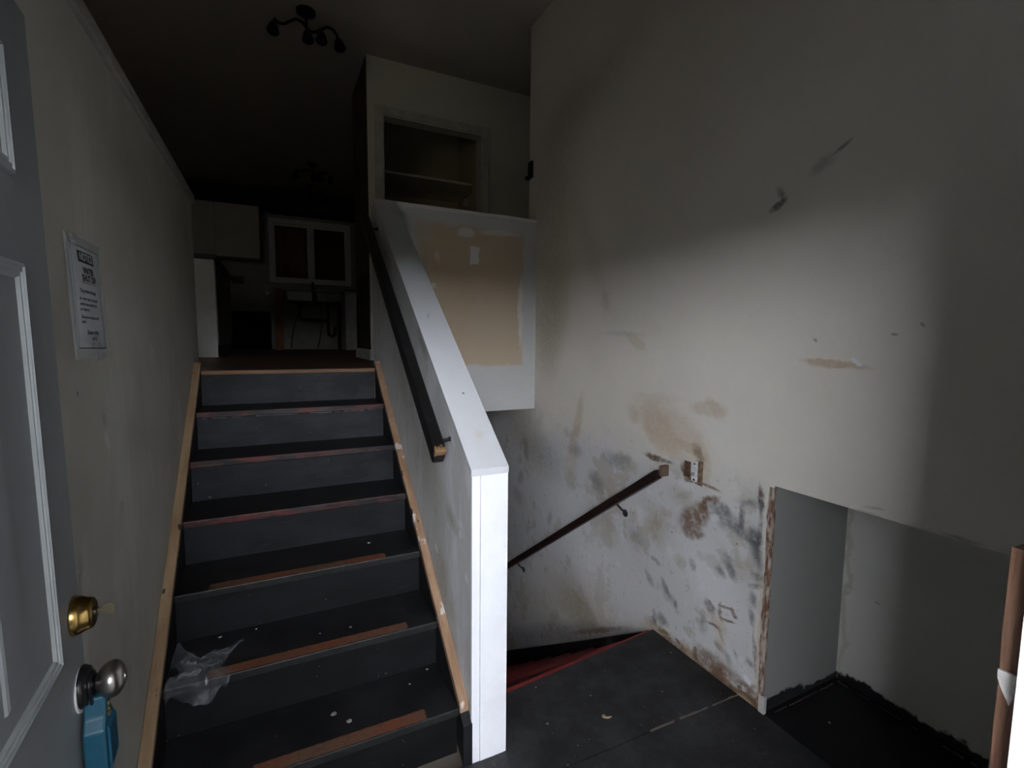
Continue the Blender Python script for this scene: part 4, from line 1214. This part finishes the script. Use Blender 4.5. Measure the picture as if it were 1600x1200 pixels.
# peninsula
pn = thing('peninsula', 'white kitchen peninsula cabinet with dark countertop at the stair head', 'counter', (-0.9, 6.0, F))
MB().box(-1.30, -0.475, 5.17, 6.90, F, 2.205).build('body', plain('peninsula_body', (0.20, 0.20, 0.20), 0.6), pn)
MB().box(-1.30, -0.462, 5.15, 5.17, F, 2.205).build('end_panel', plain('white_end_panel', (0.62, 0.62, 0.61), 0.5, var=0.05), pn, bevel=0.002)
MB().box(-1.34, -0.440, 5.12, 6.93, 2.205, 2.245).build('countertop', plain('dark_countertop', (0.035, 0.03, 0.028), 0.35), pn, bevel=0.005)
for k in range(3):
    ya = 5.20 + k * 0.56
    d_ = MB().box(-0.475, -0.457, ya, ya + 0.53, F + 0.11, 2.19).build('door', plain('peninsula_door', (0.30, 0.30, 0.29), 0.5), pn, bevel=0.003)
    MB().lathe([(0, 0.006), (0.012, 0.006), (0.014, 0.014), (0.022, 0.012), (0.025, 0)], (-0.457, ya + 0.47, 2.08), (1, 0, 0), 12).build('knob', plain('cabinet_knob', (0.4, 0.38, 0.35), 0.4, 0.8), d_, smooth=True)

# black panel, outlets
bp = MB().box(-0.72, -0.035, 8.455, 8.495, F, 1.905).build('floor_panel', plain('black_panel', (0.003, 0.003, 0.0035), 0.95, spec=0.05), bevel=0.004)
tag(bp, 'low black panel standing against the kitchen wall left of the sink', 'panel')
ou = thing('wall_outlet', 'dark double outlet on the kitchen wall under the wall cabinet', 'outlet', (-0.45, 8.5, 2.37))
MB().box(-0.54, -0.38, 8.488, 8.4995, 2.31, 2.43).build('plate', plain('dark_outlet_plate', (0.12, 0.07, 0.05), 0.5), ou, bevel=0.003)
for x in (-0.50, -0.42):
    MB().box(x - 0.024, x + 0.024, 8.483, 8.488, 2.325, 2.415).build('socket', plain('outlet_socket', (0.045, 0.03, 0.025), 0.5), ou, bevel=0.003)
kb = thing('wall_stop', 'small white round stop on the kitchen wall beside the sink panel', 'wall stop', (-0.07, 8.5, 2.19))
MB().lathe([(0, 0.035), (0.008, 0.033), (0.010, 0.016), (0.030, 0.018), (0.045, 0.028), (0.055, 0.022), (0.058, 0)], (-0.07, 8.4995, 2.19), (0, -1, 0), 20).build('body', plain('white_plastic', (0.85, 0.85, 0.83), 0.4), kb, smooth=True)

# sink hung between a wooden side panel and a white cabinet, pipes bare below
sp_ = thing('sink_panel', 'narrow brown wooden side panel holding up the left end of the sink', 'panel', (0.075, 8.2, F))
MB().box(0.02, 0.132, 7.98, 8.495, F, 2.235).build('board', wood('orange_brown_panel', (0.16, 0.06, 0.025), (0.26, 0.11, 0.05), 2, 0.55), sp_, bevel=0.003)
bc = thing('base_cabinet', 'white base cabinet with one door right of the sink', 'cabinet', (1.14, 8.2, F))
MB().box(1.01, 1.30, 8.0, 8.495, F, 2.235).build('body', plain('base_cabinet_body', (0.40, 0.40, 0.40), 0.5), bc)
MB().box(1.015, 1.295, 7.98, 7.999, F + 0.09, 2.19).build('door', plain('base_cabinet_door', (0.60, 0.60, 0.62), 0.5), bc, bevel=0.003)
MB().box(1.001, 1.31, 7.97, 8.495, 2.235, 2.26).build('top', plain('dark_countertop', (0.035, 0.03, 0.028), 0.35), bc, bevel=0.003)
sk_ = thing('kitchen_sink', 'steel double-bowl sink with black faucet and bare drain pipes below', 'sink', (0.57, 8.2, F))
M_STEEL = plain('sink_steel', (0.11, 0.11, 0.10), 0.42, 1.0, var=0.1)
# rim with two openings, and the two bowls
b = MB().box(0.134, 0.996, 7.995, 8.035, 2.205, 2.217).box(0.134, 0.996, 8.40, 8.49, 2.205, 2.217).box(0.134, 0.185, 8.035, 8.40, 2.205, 2.217).box(0.955, 0.996, 8.035, 8.40, 2.205, 2.217).box(0.545, 0.600, 8.035, 8.40, 2.205, 2.217)
b.build('rim', M_STEEL, sk_, bevel=0.003)
for (xa, xb) in ((0.185, 0.545), (0.600, 0.955)):
    m = MB()
    lp = []
    for (ins, z) in ((0.0, 2.210), (0.004, 2.19), (0.012, 2.07), (0.03, 2.045), (0.06, 2.04)):
        lp.append([(xa + ins, 8.035 + ins, z), (xb - ins, 8.035 + ins, z), (xb - ins, 8.40 - ins, z), (xa + ins, 8.40 - ins, z), (xa + ins, 8.035 + ins, z)])
    m.grid(lp)
    m.bm.faces.new([m.bm.verts.new(p) for p in lp[-1][:4]])
    m.build('bowl', M_STEEL, sk_, solid=0.003)
M_PIPE = plain('black_drain_pipe', (0.012, 0.012, 0.012), 0.4)
for x in (0.365, 0.777):
    MB().lathe([(0, 0.055), (-0.012, 0.05), (-0.02, 0.03), (-0.05, 0.026)], (x, 8.22, 2.04), (0, 0, 1), 16).build('drain', M_PIPE, sk_)
MB().tube([(0.365, 8.22, 1.99), (0.365, 8.22, 1.83), (0.385, 8.22, 1.80), (0.76, 8.22, 1.785)], 0.022, 10).build('pipe', M_PIPE, sk_, smooth=True)
MB().tube([(0.777, 8.22, 1.99), (0.777, 8.22, 1.60), (0.79, 8.22, 1.555), (0.825, 8.22, 1.535), (0.86, 8.22, 1.555), (0.875, 8.22, 1.60), (0.875, 8.23, 1.66), (0.89, 8.27, 1.68), (0.89, 8.498, 1.68)], 0.024, 10).build('trap', M_PIPE, sk_, smooth=True)
MB().tube([(0.965, 8.45, F), (0.965, 8.45, 2.02)], 0.026, 10).build('vent_pipe', M_PIPE, sk_, smooth=True)
for (pa, pb, sg) in (((0.24, 1.62), (0.46, 2.10), -1), ((0.62, 1.50), (0.66, 2.10), 1)):
    pts = []
    for k in range(13):
        f = k / 12
        pts.append((pa[0] + (pb[0] - pa[0]) * f + sg * 0.05 * math.sin(PI * f), 8.33 + 0.03 * math.sin(PI * f), F + 0.02 + (pb[1] - F - 0.02) * f))
    MB().tube(pts, 0.009, 6).build('supply_hose', plain('supply_hose', (0.03, 0.03, 0.03), 0.5), sk_, smooth=True)
M_FAU = plain('black_faucet', (0.01, 0.01, 0.011), 0.35)
fa = MB().lathe([(0, 0.03), (0.012, 0.03), (0.016, 0.018), (0.09, 0.016)], (0.572, 8.44, 2.217), (0, 0, 1), 16).build('faucet', M_FAU, sk_, smooth=True)
MB().tube([(0.572, 8.44, 2.29), (0.572, 8.42, 2.36), (0.572, 8.36, 2.385), (0.572, 8.28, 2.37), (0.572, 8.25, 2.335)], [0.014, 0.013, 0.012, 0.012, 0.012], 10).build('spout', M_FAU, fa, smooth=True)
MB().tube([(0.60, 8.44, 2.28), (0.65, 8.43, 2.31)], 0.008, 8).build('lever', M_FAU, fa, smooth=True)

# three track lights under the ceiling, each a bent bar with lamp heads
M_TRK = plain('track_light_black', (0.006, 0.006, 0.006), 0.45)
def track_light(loc, label):
    r = thing('track_light', label, 'ceiling light', loc, 'track lights on the dark ceiling')
    x, y, z = loc
    MB().lathe([(0, 0.065), (0.02, 0.062), (0.035, 0.03), (0.05, 0.012)], (x, y, z), (0, 0, -1), 18).build('canopy', M_TRK, r)
    MB().tube([(x, y, z - 0.045), (x, y, z - 0.10)], 0.010, 8).build('stem', M_TRK, r)
    bar = [(x - 0.20 + 0.0335 * k, y + 0.05 * math.sin(k * 1.05), z - 0.10 - 0.008 * math.cos(k)) for k in range(13)]
    MB().tube(bar, 0.010, 8).build('bar', M_TRK, r, smooth=True)
    for f, tx in ((0, -0.04), (6, 0.02), (12, 0.05), (9, -0.03)):
        p = Vector(bar[f])
        d = Vector((tx * 3, -0.35, -1)).normalized()
        hd = MB().lathe([(0, 0.012), (0.018, 0.016), (0.03, 0.026), (0.085, 0.040), (0.088, 0.036), (0.05, 0.018)], p + d * 0.02, d, 14).build('lamp_head', M_TRK, r, smooth=True)
        MB().tube([p, p + d * 0.025], 0.006, 6).build('swivel', M_TRK, hd)
    return r
r1 = track_light((0.52, 7.05, CEIL), 'middle one of three black track lights, in front of the kitchen window')
def again(src, loc, label):
    c = copy_tree(src, Vector(loc) - src.location)
    c['label'] = label
    return c
again(r1, (0.55, 8.02, CEIL), 'farthest of three black track lights, just above the kitchen window')
again(r1, (0.27, 3.86, CEIL), 'nearest of three black track lights, high over the stair head')
